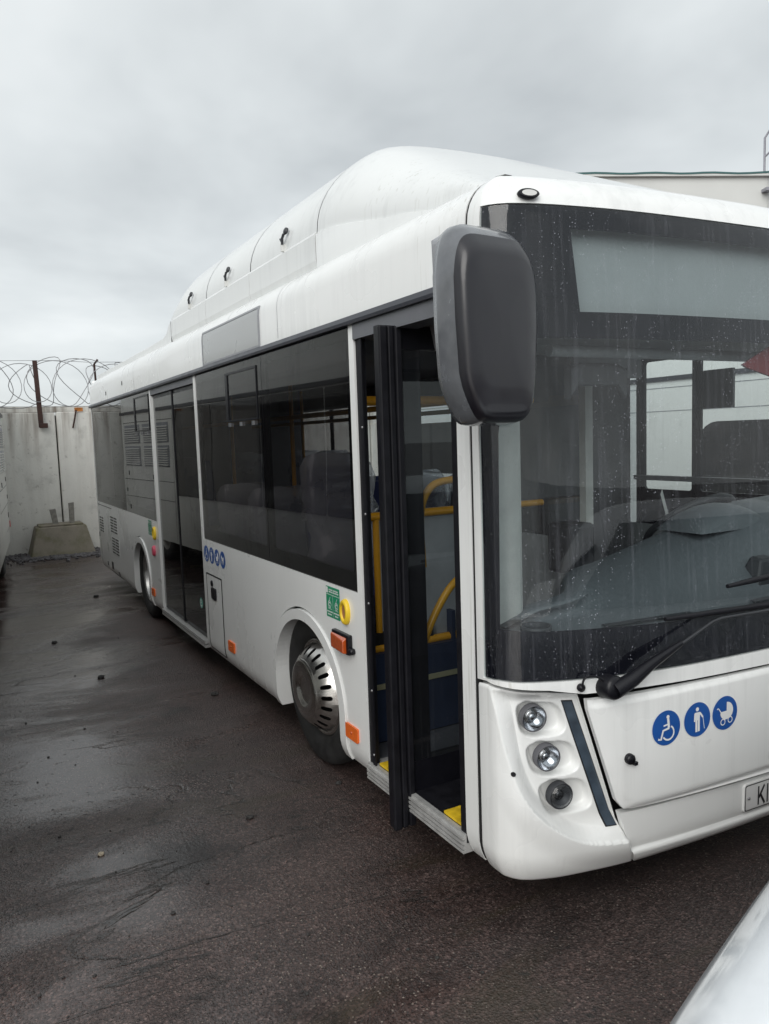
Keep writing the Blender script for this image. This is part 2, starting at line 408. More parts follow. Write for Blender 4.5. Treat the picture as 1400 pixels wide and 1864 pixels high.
def obj(name, mb, mat, parent=None, bevel=0.0, kind=None, label=None):
    me = mb if isinstance(mb, bpy.types.Mesh) else mb.mesh(name)
    o = bpy.data.objects.new(name, me); COL.objects.link(o)
    if mat is not None and not me.materials: me.materials.append(MAT[mat] if isinstance(mat, str) else mat)
    if parent is not None:
        o.parent = parent
        if parent.get('_world'): o.matrix_parent_inverse = Matrix.Translation(-Vector(parent['_base']))
    if bevel:
        b = o.modifiers.new('bevel', 'BEVEL'); b.width = bevel; b.segments = 2; b.limit_method = 'ANGLE'; b.angle_limit = R(50)
    if kind: o['kind'] = kind
    if label: o['label'] = label
    return o
def tag(o, label, cat, group=None):
    o['label'] = label; o['category'] = cat
    if group: o['group'] = group
    return o
def thing(name, label, cat, loc=(0, 0, 0), rotz=0.0, group=None, world=False):
    # world=True: the parts are given in world coordinates
    o = bpy.data.objects.new(name, None); COL.objects.link(o)
    o.location = loc; o.rotation_euler = (0, 0, rotz); o.empty_display_size = 0.2
    if world:
        o['_world'] = 1; o['_base'] = list(loc)
    return tag(o, label, cat, group)
def subparent(o, parent_root):
    # makes a mesh part usable as parent of world-coordinate sub-parts
    return o
def sub(name, mb, mat, part, **kw):
    o = obj(name, mb, mat, None, **kw)
    o.parent = part
    return o

def tess(outer, holes=()):
    loops = [[Vector((p[0], p[1], 0)) for p in outer]] + [[Vector((p[0], p[1], 0)) for p in h] for h in holes]
    flat = [p for l in loops for p in l]
    return flat, tessellate_polygon(loops), loops
def patch(outer, holes, mapf, thick, cu=(), cv=(), smooth=True, d0=0.0, mb=None):
    """polygon with holes in (u,v), cut along u and v lines, laid on mapf(u,v,depth), with thickness"""
    flat, tris, loops = tess(outer, holes)
    bm = bmesh.new()
    vs_ = [bm.verts.new(p) for p in flat]
    for t_ in tris:
        try: bm.faces.new([vs_[i] for i in t_])
        except ValueError: pass
    us = [p.x for p in flat]; vv = [p.y for p in flat]
    for cuts, no, lo, hi in ((cu, (1, 0, 0), min(us), max(us)), (cv, (0, 1, 0), min(vv), max(vv))):
        for c in cuts:
            if lo + 1e-4 < c < hi - 1e-4:
                bmesh.ops.bisect_plane(bm, geom=bm.verts[:] + bm.edges[:] + bm.faces[:], dist=1e-5, plane_co=Vector(no) * c, plane_no=no)
    bm.verts.index_update()
    mb = mb or MB()
    front = [mapf(v.co.x, v.co.y, d0) for v in bm.verts]
    faces = [[v.index for v in f.verts] for f in bm.faces]
    mb.add(front, faces, smooth)
    if thick:
        back = [mapf(v.co.x, v.co.y, d0 + thick) for v in bm.verts]
        mb.add(back, [f[::-1] for f in faces], smooth)
        bound = [(e.verts[0].index, e.verts[1].index) for e in bm.edges if len(e.link_faces) == 1]
        wv = []; wf = []
        for a, b in bound:
            i = len(wv); wv += [front[a], front[b], back[b], back[a]]; wf.append((i, i + 1, i + 2, i + 3))
        mb.add(wv, wf, False)
    bm.free()
    return mb
def rng(a, b, step):
    n = max(1, int(round((b - a) / step)))
    return [a + (b - a) * i / n for i in range(1, n)]
def rect(u0, u1, v0, v1, r=0.0, n=5):
    if not r: return [(u0, v0), (u1, v0), (u1, v1), (u0, v1)]
    out = []
    for cx, cy, a0 in ((u1 - r, v0 + r, -90), (u1 - r, v1 - r, 0), (u0 + r, v1 - r, 90), (u0 + r, v0 + r, 180)):
        for i in range(n + 1):
            a = R(a0 + 90 * i / n); out.append((cx + r * math.cos(a), cy + r * math.sin(a)))
    return out
def smooth01(x):
    x = max(0.0, min(1.0, x)); return x * x * (3 - 2 * x)
def interp(x, pts):
    if x <= pts[0][0]: return pts[0][1]
    for (a, fa), (b, fb) in zip(pts, pts[1:]):
        if x <= b: return fa + (fb - fa) * (x - a) / (b - a)
    return pts[-1][1]
def disc(c, r, n=28): return [(c[0] + r * math.cos(2 * math.pi * i / n), c[1] + r * math.sin(2 * math.pi * i / n)) for i in range(n)]
def flatpoly(mb, poly, mapf, d):
    flat, tris, _ = tess(poly)
    mb.add([mapf(p.x, p.y, d) for p in flat], [tuple(t_) for t_ in tris]); return mb
def ribbon(mb, pts, wd, mapf, d):
    P = [Vector((p[0], p[1])) for p in pts]
    L_, R_ = [], []
    for i in range(len(P)):
        a = P[max(i - 1, 0)]; b = P[min(i + 1, len(P) - 1)]; t_ = (b - a).normalized(); n_ = Vector((-t_.y, t_.x)) * wd / 2
        L_.append(P[i] + n_); R_.append(P[i] - n_)
    for i in range(len(P) - 1):
        q = [L_[i], L_[i + 1], R_[i + 1], R_[i]]
        mb.add([mapf(p.x, p.y, d) for p in q], [(0, 1, 2, 3)])
    return mb

# ================================================================== bus surfaces
BW = 2.5; ZB = 0.20; YR = 8.42
half = [(0, 0), (-.004, -.06), (.002, -.118), (.045, -.179), (.129, -.224), (.248, -.26), (.481, -.305), (.812, -.336), (1.142, -.354), (1.25, -.356)]
cp = [Vector(p) for p in half] + [Vector((BW - x, y)) for x, y in half[-2::-1]]
CURVE = []
for i in range(len(cp) - 1):
    p0, p1, p2, p3 = cp[max(i - 1, 0)], cp[i], cp[i + 1], cp[min(i + 2, len(cp) - 1)]
    for k_ in range(24):
        t_ = k_ / 24
        CURVE.append(.5 * ((2 * p1) + (-p0 + p2) * t_ + (2 * p0 - 5 * p1 + 4 * p2 - p3) * t_ * t_ + (-p0 + 3 * p1 - 3 * p2 + p3) * t_ ** 3))
CURVE.append(cp[-1])
ARC = [0.0]
for a, b in zip(CURVE, CURVE[1:]): ARC.append(ARC[-1] + (b - a).length)
S = ARC[-1]
import bisect
def plan(s_):
    s_ = max(0.0, min(S, s_)); i = min(max(bisect.bisect_right(ARC, s_) - 1, 0), len(ARC) - 2)
    f_ = (s_ - ARC[i]) / (ARC[i + 1] - ARC[i])
    return CURVE[i].lerp(CURVE[i + 1], f_)
def kz(z): return 1 - .22 * max(0, min(1, (z - .9) / 1.6))
def rollin(z):
    if z > 2.46: q = min(z - 2.46, .1599); return .16 - math.sqrt(.16 ** 2 - q * q)
    if z < .30: return .035 * ((.30 - z) / .11) ** 2
    return 0.0
def FR(s_, z, d=0.0):
    k_ = kz(z); p = plan(s_); a = plan(max(0, s_ - .01)); b = plan(min(S, s_ + .01))
    t_ = Vector((b.x - a.x, (b.y - a.y) * k_)).normalized()
    n_ = Vector((-t_.y, t_.x))
    q = Vector((p.x, p.y * k_)) + n_ * (d + rollin(z))
    return (q.x, q.y, z)
def SL(y, z, d=0.0): return (d + rollin(z), y, z)
def SRt(y, z, d=0.0): return (BW - d - rollin(z), y, z)
CUTZ_TOP = [2.46, 2.49, 2.52, 2.545, 2.565, 2.585, 2.60, 2.61, 2.616]
CUTZ = [.21, .23, .25, .28, .31] + [0.9 + .2 * i for i in range(8)] + CUTZ_TOP
CUTS = [i * .035 for i in range(1, 9)] + [.32 + .06 * i for i in range(37)] + [S - i * .035 for i in range(8, 0, -1)]

# ================================================================== ground
g = MB()
g.add([(-150, -150, 0), (150, -150, 0), (150, 150, 0), (-150, 150, 0)], [(0, 1, 2, 3)])
go = obj('ground', g, 'asphalt_wet'); go['kind'] = 'structure'

# ================================================================== THE BUS
bus = thing('city_bus', 'white city bus with its front door folded open, domed roof fairing and big black mirror', 'bus', (1.25, 4.0, 0), world=True)
def part(name, mb, mat, **kw): return obj(name, mb, mat, bus, **kw)
def subp(name, mb, mat, p, **kw):
    o = obj(name, mb, mat, None, **kw); o.parent = p
    return o        # parts sit at identity in world space, so sub-parts keep world coordinates

# ---- side panels (door side)
def arch(yc, hw, zt, zb, n=36):
    zc_ = zt - hw * .92; pts = [(yc + hw, zb)]
    for i in range(n + 1):
        a = math.pi * i / n
        pts.append((yc + hw * math.cos(a), zc_ + (zt - zc_) * math.sin(a)))
    pts.append((yc - hw, zb)); return pts
AF = (1.575, .505, .862); AR = (5.785, .435, .84)
for mapf in (SL, SRt):
    left = mapf is SL
    part('side_panel', patch(rect(.009, .085, ZB, 2.25), [], mapf, .035, (), CUTZ), 'paint_white')
    y0 = .865 if left else .10
    ring = arch(AF[0], AF[1], AF[2], ZB)
    pm_ = [(y0, ZB), (y0, 2.25), (y0 + .05, 2.25), (y0 + .05, 1.05), (3.43, 1.05), (3.43, 2.25), (3.485, 2.25), (3.485, ZB)] + ring
    mid = part('side_panel', patch(pm_, [], mapf, .035, rng(.86, 3.5, .4), [.21, .23, .25, .28, .31]), 'paint_white')
    ring = arch(AR[0], AR[1], AR[2], ZB)
    y1 = 4.92 if left else 3.50
    pr_ = [(y1, ZB), (y1, 2.25), (y1 + .045, 2.25), (y1 + .045, 1.05), (YR - .03, 1.05), (YR - .03, 2.25), (YR, 2.25), (YR, ZB)] + ring
    rear = part('side_panel', patch(pr_, [], mapf, .035, rng(4.9, 8.4, .5), [.21, .23, .25, .28, .31]), 'paint_white')
    for (yc, hw, zt) in (AF, AR):
        o_ = arch(yc, hw - .012, zt - .012, ZB - .004); i_ = arch(yc, hw - .075, zt - .068, ZB - .004)
        poly = o_ + i_[::-1]
        part('wheel_arch', patch(poly, [], mapf, .14, (), [.21, .23, .25, .28, .31], d0=-.010), 'paint_white', bevel=.006)
        mb_ = MB(); xs = (.05, .50) if left else (BW - .5, BW - .05)
        mb_.box(xs[0], xs[1], yc - hw + .03, yc + hw - .03, .80, .83)
        xi = .47 if left else BW - .50
        mb_.box(xi, xi + .03, yc - hw + .03, yc + hw - .03, .12, .80)
        mb_.box(xs[0], xs[1], yc - hw - .0, yc - hw + .03, .22, .80); mb_.box(xs[0], xs[1], yc + hw - .03, yc + hw, .22, .80)
        part('wheel_housing', mb_, 'black_gap')

for mapf in (SL, SRt):
    part('corner_joint', patch(rect(-.025, .025, .21, 2.616), [], mapf, .006, (), CUTZ, d0=.004), 'black_gap')
# ---- cove above the windows, with the rolled roof edge
for mapf in (SL, SRt):
    part('cant_panel', patch(rect(.009, YR, 2.285, 2.617), [], mapf, .02, rng(0, YR, .6), CUTZ_TOP), 'paint_white')
    mb_ = MB(); d = [(-.022, 2.248), (-.024, 2.262), (-.016, 2.284), (0.03, 2.286), (.03, 2.246)]
    rings = [[(mapf(0, 2.3, a)[0], y, z) for a, z in d] for y in (.01, 3.0, 6.0, YR)]
    part('gutter_rail', mb_.loft(rings, smooth=False), 'rail_dark')
# roof skin
rows = []
for i in range(25):
    x = .155 + (BW - .31) * i / 24
    z = 2.62 + .075 * (1 - ((x - 1.25) / 1.095) ** 2)
    rows.append([(x, y, z) for y in (.10, 2, 4, 6, 8, YR)])
part('roof', MB().grid(rows), 'paint_fairing')
rows = []
for i in range(41):
    s_ = .02 + (S - .04) * i / 40
    e = FR(s_, 2.6165)
    xx = max(.155, min(BW - .155, e[0])); zt = 2.62 + .075 * (1 - ((xx - 1.25) / 1.095) ** 2)
    rows.append([e, ((e[0] + xx) / 2, e[1] * .5 + .05, 2.618 + (zt - 2.62) * .5), (xx, .11, zt + .001)])
part('roof_front', MB().grid(rows), 'paint_white')
# rear wall
mb_ = MB()
mb_.box(.04, BW - .04, YR - .02, YR + .045, .30, 2.60)
part('rear_panel', mb_, 'paint_white', bevel=.02)

# ---- front: frame behind the joints
part('front_frame', patch([(.0, .20), (S, .20), (S, .90), (.0, .90)], [], FR, .01, CUTS, CUTZ, d0=.125), 'black_gap')
# ---- upper surround (corner strips, band under windscreen, forehead)
WSL = [(.052, .912), (.058, 1.3), (.060, 1.75), (.085, 2.2), (.106, 2.489)]
WSB = [(.12, .919), (.30, .917), (.507, .909), (.9, .900), (1.3, .897)]
def mir(pts): return [(S - a, b) for a, b in pts]
ws = [WSL[0]] + WSB + mir(WSB)[::-1] + mir([WSL[0]]) + mir(WSL[1:]) + WSL[1:][::-1]
GAP = [(.009, .895), (.064, .902), (.30, .884), (.431, .858), (.9, .842), (1.3, .835)]
sur = GAP + mir(GAP)[::-1] + [(S - .009, 2.617), (.009, 2.617)]
grow = lambda poly, e: [(a + (e if a > S / 2 else -e), b + (e if b > 1.7 else -e)) for a, b in poly]
part('windscreen_surround', patch(sur, [grow(ws, .004)], FR, .03, CUTS, CUTZ), 'paint_white')
clear = [(.132, 1.095), (.30, 1.085), (.75, 1.067), (1.3, 1.055)]
cl_r = mir(clear)[::-1]
clear_poly = clear + cl_r + [(S - .150, 1.75), (S - .20, 2.062), (.20, 2.062), (.150, 1.75)]
sign_poly = [(.466, 2.149), (S - .466, 2.149), (S - .439, 2.419), (.439, 2.419)]
wsg = part('windscreen', patch(ws, [], FR, 0, CUTS, CUTZ, d0=.002), 'glass_windscreen')
subp('windscreen_border', patch(ws, [clear_poly, sign_poly], FR, .004, CUTS, CUTZ, d0=.007), 'black_frit', wsg)
subp('destination_display', patch(rect(.40, S - .40, 2.10, 2.45), [], FR, .03, CUTS, CUTZ, d0=.055), 'display_grey', wsg)
mk = MB(); rings = []
for dd, sc_ in ((-.002, 1.0), (-.018, 1.0), (-.022, .86)):
    rings.append([FR(.285 + .037 * sc_ * math.cos(2 * math.pi * i / 24) * (1 + .0 * i), 2.522 + .018 * sc_ * math.sin(2 * math.pi * i / 24), dd) for i in range(24)])
for sgn in (0, 1):
    rr_ = [[(p if not sgn else (BW - p[0], p[1], p[2])) for p in rg] for rg in rings]
    lamp = part('marker_lamp', MB().loft(rr_), 'black_rubber')
    lens_ = [FR(.285 + .026 * math.cos(2 * math.pi * i / 20), 2.522 + .011 * math.sin(2 * math.pi * i / 20), -.0235) for i in range(20)]
    if sgn: lens_ = [(BW - p[0], p[1], p[2]) for p in lens_]
    subp('lamp_lens', MB().add(lens_, [tuple(range(20))]), 'interior_white', lamp)

# ---- bumper corner with the headlamp recess (a height field on the front surface)
HL = [(.070, .905), (.079, .884), (.112, .796), (.145, .666), (.191, .545), (.246, .456), (.323, .386), (.437, .325), (.60, .300), (.75, .29)]
_h = [Vector((a, b)) for a, b in HL]; HL = []
for i in range(len(_h) - 1):
    p0, p1, p2, p3 = _h[max(i - 1, 0)], _h[i], _h[i + 1], _h[min(i + 2, len(_h) - 1)]
    for k_ in range(6):
        t_ = k_ / 6; q_ = .5 * ((2 * p1) + (-p0 + p2) * t_ + (2 * p0 - 5 * p1 + 4 * p2 - p3) * t_ * t_ + (-p0 + 3 * p1 - 3 * p2 + p3) * t_ ** 3)
        HL.append((q_.x, q_.y))
HL.append(tuple(_h[-1]))
LAMPS = [(.250, .775), (.302, .630), (.352, .487)]
def ztop(s_): return interp(s_, [(.006, .881), (.064, .888), (.30, .866), (.431, .842)])
def sright(z): return interp(z, [(.19, .648), (.28, .609), (.842, .430)])
def hl_dist(s_, z):
    best = 9; sg = 1
    for (a, b), (c, d) in zip(HL, HL[1:]):
        ux, uy = c - a, d - b; L2 = ux * ux + uy * uy
        t_ = max(0, min(1, ((s_ - a) * ux + (z - b) * uy) / L2)); px, py = a + ux * t_, b + uy * t_
        dist = math.hypot(s_ - px, z - py)
        best = min(best, dist)
    sg = 1 if (s_ > .07 and z > interp(s_, HL)) else -1
    return best * sg
def depth(s_, z):
    d = 0.0; h = hl_dist(s_, z)
    d += .056 * (.8 * max(0.0, min(1.0, h / .040)) + .2 * smooth01(h / .040)) * smooth01((.900 - z) / .07) * (1 - .55 * smooth01((s_ - .42) / .14) * smooth01((.40 - z) / .08))
    # soft swelling of the bumper just below the recess
    if h < 0: d -= .012 * smooth01((h + .10) / .10) * smooth01((.62 - z) / .2)
    for ls, lz in LAMPS:
        v_ = (z - lz); u_ = (s_ - ls) + v_ * .33
        # bowl round the lamp opening towards the centre of the bus
        ax = .090 if u_ > .02 else .072
        bx = abs(u_ - .025); top = .048 if v_ > 0 else .066
        wv_ = abs(v_ + .012)
        q = (bx / .102) ** 3.4 + (wv_ / .064) ** 3.0
        d += .036 * smooth01((1.0 - q) / .42)
        rr = math.hypot(u_, v_)
        d += .012 * smooth01((.060 - rr) / .012)
    return d
NU, NV = 140, 150
for sgn in (0, 1):
    rows = []; back = []
    for j in range(NV + 1):
        row = []; br = []
        for i in range(NU + 1):
            u_ = i / NU; z = .19 + .69 * j / NV
            s_ = .009 + u_ * (sright(z) - .009)
            z = .19 + (ztop(s_) - .19) * j / NV
            s_ = .009 + u_ * (sright(z) - .009)
            e = min(u_, 1 - u_) * .6; ev = min(j / NV, 1 - j / NV) * .69
            rim = .006 * (1 - smooth01(min(e, ev) / .008))
            p = FR(s_, z, depth(s_, z) + rim); b_ = FR(s_, z, .05)
            if sgn: p = (BW - p[0], p[1], p[2]); b_ = (BW - b_[0], b_[1], b_[2])
            row.append(p); br.append(b_)
        rows.append(row); back.append(br)
    mb_ = MB().grid(rows)
    for edge_f, edge_b in ((rows[0], back[0]), (rows[-1], back[-1]), ([r_[0] for r_ in rows], [r_[0] for r_ in back]), ([r_[-1] for r_ in rows], [r_[-1] for r_ in back])):
        mb_.grid([edge_f, edge_b], False)
    corner = part('bumper_corner', mb_, 'paint_white')
    fl = (lambda p: (BW - p[0], p[1], p[2])) if sgn else (lambda p: p)
    drl = [(.371, .822), (.409, .818), (.573, .350), (.535, .351)]
    drlf = lambda a, b, d: fl(FR(a, b, d + depth(a, b)))
    subp('daylight_strip', patch(drl, [], drlf, .02, [.40, .43, .46, .49, .52, .55], [.4, .5, .6, .7, .8], d0=-.004), 'drl_glass', corner)
    subp('strip_seat', patch([(.367, .826), (.412, .822), (.577, .346), (.531, .347)], [drl], drlf, .012, [.40, .43, .46, .49, .52, .55], [.4, .5, .6, .7, .8], d0=-.0015), 'black_gap', corner)
    pl_ = MB(); flatpoly(pl_, disc((.173, .594), .009, 14), lambda a, b, d: fl(FR(a, b, d + depth(.173, .594))), -.007)
    subp('plug', pl_, 'black_plastic', corner)
    for n_, (ls, lz) in enumerate(LAMPS):
        o3 = Vector(fl(FR(ls, lz, .066))); out3 = (Vector(fl(FR(ls, lz, -.2))) - o3).normalized()
        ax = (out3 * .55 + Vector((0, -1, 0)) * .45).normalized()
        hb = part('headlight', MB().lathe([(.047, .0), (.047, .028), (.0455, .031), (.043, .030), (.042, .018)], o3, ax, 32), 'seat_shell' if n_ < 2 else 'dash_dark')
        if n_ < 2:
            subp('reflector_bowl', MB().lathe([(.043, .026), (.035, .010), (.020, .0), (.016, -.002), (.015, .012), (.009, .017), (.0005, .018)], o3, ax, 32), 'reflector', hb)
        else:
            subp('reflector_bowl', MB().lathe([(.043, .026), (.030, .014), (.022, .006), (.0005, .004)], o3, ax, 28), 'dash_dark', hb)
            subp('projector_lens', MB().lathe([(.020, .006), (.018, .016), (.011, .023), (.0005, .025)], o3, ax, 24), 'dead_glass', hb)
        subp('headlight_lens', MB().lathe([(.043, .028), (.036, .036), (.022, .0415), (.0005, .043)], o3, ax, 32), 'lens', hb)

# ---- hood hatch, lower bumper, number plate
hood = [(.437, .836), (.9, .828), (1.3, .822)]
hoodb = [(.441, .800), (.552, .455), (.578, .424), (.62, .416), (.9, .410), (1.3, .404)]
hp = hood + mir(hood)[::-1] + mir(hoodb) + hoodb[::-1]
def hoodmap(a, b, d):
    e = min(abs(b - .415), abs(b - .826)); e2 = min(a, S - a) - interp(b, [(.42, .568), (.836, .436)])
    return FR(a, b, d + .010 * (1 - smooth01(min(e, max(e2, 0)) / .022)))
hatch = part('hood_hatch', patch(hp, [], hoodmap, .022, CUTS + [.455, .465, .475, .49, .53, .57, .60], [.408, .414, .42, .43, .445, .46, .5, .55, .6, .65, .7, .75, .79, .805, .815, .822], d0=-.012), 'paint_white')
for sgn in (0, 1):
    fl = (lambda p: (BW - p[0], p[1], p[2])) if sgn else (lambda p: p)
    c_ = Vector(fl(FR(.596, .608, -.012))); n_ = (Vector(fl(FR(.596, .608, -.1))) - c_).normalized()
    lk = MB().lathe([(.019, -.002), (.019, .012), (.015, .018), (.0005, .020)], c_, n_, 20)
    lk.box(c_.x + .008, c_.x + .022, c_.y - .022, c_.y - .006, c_.z - .022, c_.z - .010)
    subp('hatch_lock', lk, 'black_plastic', hatch)
low = [(.655, .192), (.613, .27), (.578, .398)]
lowp = low + [(.9, .394), (1.3, .388)] + mir([(1.3, .388), (.9, .394)]) + mir(low[::-1])
def lowmap(a, b, d):
    lip = smooth01((.268 - .02 * smooth01((a if a < S / 2 else S - a) / 1.2) - b) / .014)
    return FR(a, b, d + .016 * (1 - lip) + .006 * (1 - smooth01((b - .19) / .02)))
bumper = part('bumper', patch(lowp, [], lowmap, .03, CUTS, [.2, .21, .22, .23, .24, .248, .252, .256, .26, .264, .268, .272, .28, .3, .35, .38], d0=-.004), 'paint_white')
PS0 = 1.178; PS1 = PS0 + .52
plate = part('number_plate', patch(rect(PS0, PS1, .260, .372, .012), [], lowmap, .008, CUTS, (), d0=-.012), 'plate_white')
bd = rect(PS0 + .003, PS1 - .003, .263, .369, .010); bd_in = rect(PS0 + .007, PS1 - .007, .267, .365, .008)
subp('plate_border', patch(bd, [bd_in], lowmap, 0, CUTS, (), d0=-.0128), 'ink', plate)
tx = MB(); mp = lambda a, b, d: lowmap(1.256 + a * .046, .276 + b * .076, d)
ribbon(tx, [(.0, 0), (.0, 1)], .17, mp, -.0132); ribbon(tx, [(.04, .40), (.72, 1.0)], .17, mp, -.0133); ribbon(tx, [(.22, .56), (.78, 0)], .17, mp, -.0134)
ribbon(tx, [(1.12, 0), (1.12, 1)], .17, mp, -.0132)
subp('plate_lettering', tx, 'ink', plate)
sw_ = MB(); c_ = Vector(lowmap(PS0 + .022, .316, -.012)); sw_.lathe([(.006, 0), (.006, .004), (.0005, .006)], c_, (0, -1, 0), 12)
subp('plate_screw', sw_, 'wire', plate)
em = MB(); mp = lambda a, b, d: FR(1.292 + a * .06 + b * .012, .476 + b * .058, d)
ribbon(em, [(.0, 0), (.45, 1)], .16, mp, -.020); ribbon(em, [(.45, 1), (.9, 0)], .16, mp, -.0203); ribbon(em, [(.2, .36), (.72, .36)], .13, mp, -.0206); ribbon(em, [(-.16, 0), (.16, 0)], .1, mp, -.0209)
subp('chrome_letter', em, 'chrome', hatch)

# ---- pictogram stickers
def arcpts(cx, cy, r, a0, a1, n=18): return [(cx + r * math.cos(R(a0 + (a1 - a0) * i / n)), cy + r * math.sin(R(a0 + (a1 - a0) * i / n))) for i in range(n + 1)]
def pictogram(kind, mapf, d):
    mb = MB()
    P = lambda poly, e=0: flatpoly(mb, poly, mapf, d - e)
    L_ = lambda pts, w_, e=0: ribbon(mb, pts, w_, mapf, d - e)
    if kind == 0:
        P(disc((.10, .62), .11, 16)); L_([(.11, .52), (.17, -.02)], .16); L_([(-.22, .14), (.12, .20)], .09, 2e-4)
        L_([(.2, -.03), (-.24, -.12), (-.40, -.62), (-.60, -.56)], .13, 1e-4); L_(arcpts(.12, -.30, .40, 60, -150), .10, 3e-4)
    elif kind == 1:
        P(disc((-.02, .60), .12, 16)); P([(-.22, .42), (.20, .42), (.16, -.05), (-.16, -.05)]); L_([(-.20, .38), (-.23, -.10)], .10, 1e-4)
        L_([(-.09, .0), (-.09, -.72)], .15, 2e-4); L_([(.09, .0), (.09, -.70)], .15, 3e-4); L_([(.17, .38), (.40, .08)], .11, 4e-4); L_([(.40, .10), (.52, -.62)], .04, 5e-4)
    elif kind == 2:
        P([(-.36, .10), (.12, .12), (.12, .68)] + arcpts(.12, .12, .52, 90, -70, 12) + arcpts(.06, .06, .46, -70, -170, 8))
        L_([(-.66, .30), (-.58, .36), (-.50, .30), (-.30, .02)], .06, 1e-4)
        L_(arcpts(-.18, -.52, .17, 0, 360), .06, 2e-4); L_(arcpts(.40, -.46, .17, 0, 360), .06, 3e-4)
    else:
        P([(-.48, .42), (-.28, .52), (-.18, .30), (.34, .26), (.50, .48), (.44, .10), (.36, -.52), (.22, -.52), (.18, -.10), (-.08, -.12), (-.14, -.56), (-.28, -.56), (-.30, .08), (-.50, .20)])
    return mb
for n_, (cs, cz) in enumerate(((.759, .690), (.906, .694), (1.045, .693))):
    mp = lambda a, b, d, cs=cs, cz=cz: hoodmap(cs + a * .064, cz + b * .064, d)
    st = subp('pictogram_sticker', MB().add([mp(*p, -.0142) for p in disc((0, 0), 1.0, 36)], [tuple(range(36))]), 'blue_sticker', hatch)
    st['label'] = ('round blue wheelchair sticker', 'round blue sticker of a walker with cane', 'round blue pram sticker')[n_]
    o_ = obj('pictogram', pictogram(n_, mp, -.0150), 'white_print', None); o_.parent = hatch
for n_, yc in enumerate((3.375, 3.243, 3.111, 2.979)):
    mp = lambda a, b, d, yc=yc: SL(yc - a * .060, .945 + b * .060, d)
    st = part('pictogram_sticker', MB().add([mp(*p, -.0015) for p in disc((0, 0), 1.0, 30)], [tuple(range(30))]), 'blue_sticker')
    subp('pictogram', pictogram(n_, mp, -.0025), 'white_print', st)

# ---- side windows
def window(y0, y1, z0, z1, mapf, glassm='glass_tinted', fr=(.045, .085, .05), hopper=None):
    g_ = part('side_window', patch(rect(y0, y1, z0, z1), [], mapf, 0, rng(y0, y1, .5), (), d0=.004), glassm)
    subp('window_border', patch(rect(y0, y1, z0, z1), [rect(y0 + fr[0], y1 - fr[0], z0 + fr[1], z1 - fr[2], .02)], mapf, .02, (), (), d0=.010), 'black_frit', g_)
    if hopper:
        h0, h1, hz0, hz1 = hopper
        mb = MB()
        b = .030; out_ = rect(h0, h1, hz0, hz1); inn = rect(h0 + .008, h1 - .045, hz0 + .010, hz1 - .014)
        patch(out_, [inn], mapf, .02, (), (), d0=-.002, mb=mb)
        subp('hopper_frame', mb, 'black_plastic', g_)
        for q in (.12, .5, .88):
            c_ = mapf(h0 + (h1 - h0) * q, hz0 - .02, -.004)
            subp('hopper_catch', MB().box(c_[0] - .006, c_[0] + .006, c_[1] - .012, c_[1] + .012, c_[2] - .012, c_[2] + .012), 'wire', g_)
    return g_
window(.917, 2.050, 1.052, 2.246, SL)
window(2.056, 3.428, 1.052, 2.246, SL, hopper=(2.13, 2.72, 1.885, 2.195))
window(4.968, 6.42, 1.052, 2.246, SL, hopper=(5.02, 5.68, 1.885, 2.215))
window(6.426, YR - .032, 1.052, 2.246, SL)
part('side_sign', patch(rect(2.035, 3.17, 2.296, 2.508), [], SL, .01, (), CUTZ_TOP, d0=-.005), 'sign_grey')
part('sign_frame', patch(rect(2.026, 3.18, 2.288, 2.517), [rect(2.04, 3.165, 2.300, 2.504)], SL, .008, (), CUTZ_TOP, d0=-.0075), 'grey_trim')
# right-hand windows
for a, b in ((.153, 1.075), (1.08, 1.52), (1.53, 2.45), (2.455, 3.428), (3.548, 4.95), (4.956, 6.4), (6.406, YR - .032)):
    z0 = 1.052
    window(a, b, z0, 2.246, SRt, 'glass_clear' if b < 1.6 else 'glass_door', fr=(.03, .30 if b < 1.6 else .06, .06))
mb_ = MB(); mb_.box(2.40, 2.455, .3, 1.52, 1.415, 1.445); mb_.box(2.44, 2.46, .80, 1.02, 1.86, 2.09)
part('cab_window_bar', mb_, 'dash_dark')

# ---- details on the door side
for (y0, y1, z0, z1) in ((1.109, 1.262, .880, 1.034), (5.20, 5.35, .90, 1.04)):
    st = part('green_sticker', patch(rect(y0, y1, z0, z1, .004), [], SL, 0, d0=-.0015), 'green_sticker')
    mb = MB(); mp = lambda a, b, d: SL(y1 - a * (y1 - y0), z0 + b * (z1 - z0), d)
    flatpoly(mb, rect(.02, .15, .78, .97), mp, -.0022)
    for q, (a, b, zz) in enumerate(((.22, .50, .90), (.54, .92, .90), (.22, .46, .83), (.50, .95, .83), (.04, .46, .18), (.54, .96, .18), (.10, .40, .09), (.62, .88, .09))):
        x_ = a
        while x_ < b - .02:
            wd = random.uniform(.02, .05); ribbon(mb, [(x_, zz), (min(b, x_ + wd), zz)], .045, mp, -.0022); x_ += wd + .012
    ribbon(mb, [(.0, .74), (1, .74)], .015, mp, -.0022); ribbon(mb, [(.5, .03), (.5, .72)], .012, mp, -.0024)
    for cx in (.25, .75):
        ribbon(mb, arcpts(cx, .42, .11, 0, 360, 14), .02, mp, -.0022); ribbon(mb, arcpts(cx, .42, .06, 20, 300, 10), .03, mp, -.0022)
        ribbon(mb, [(cx - .02, .54), (cx + .06, .66)], .02, mp, -.0022); ribbon(mb, [(cx - .13, .28), (cx + .14, .27)], .015, mp, -.0022)
    subp('sticker_print', mb, 'white_print', st)
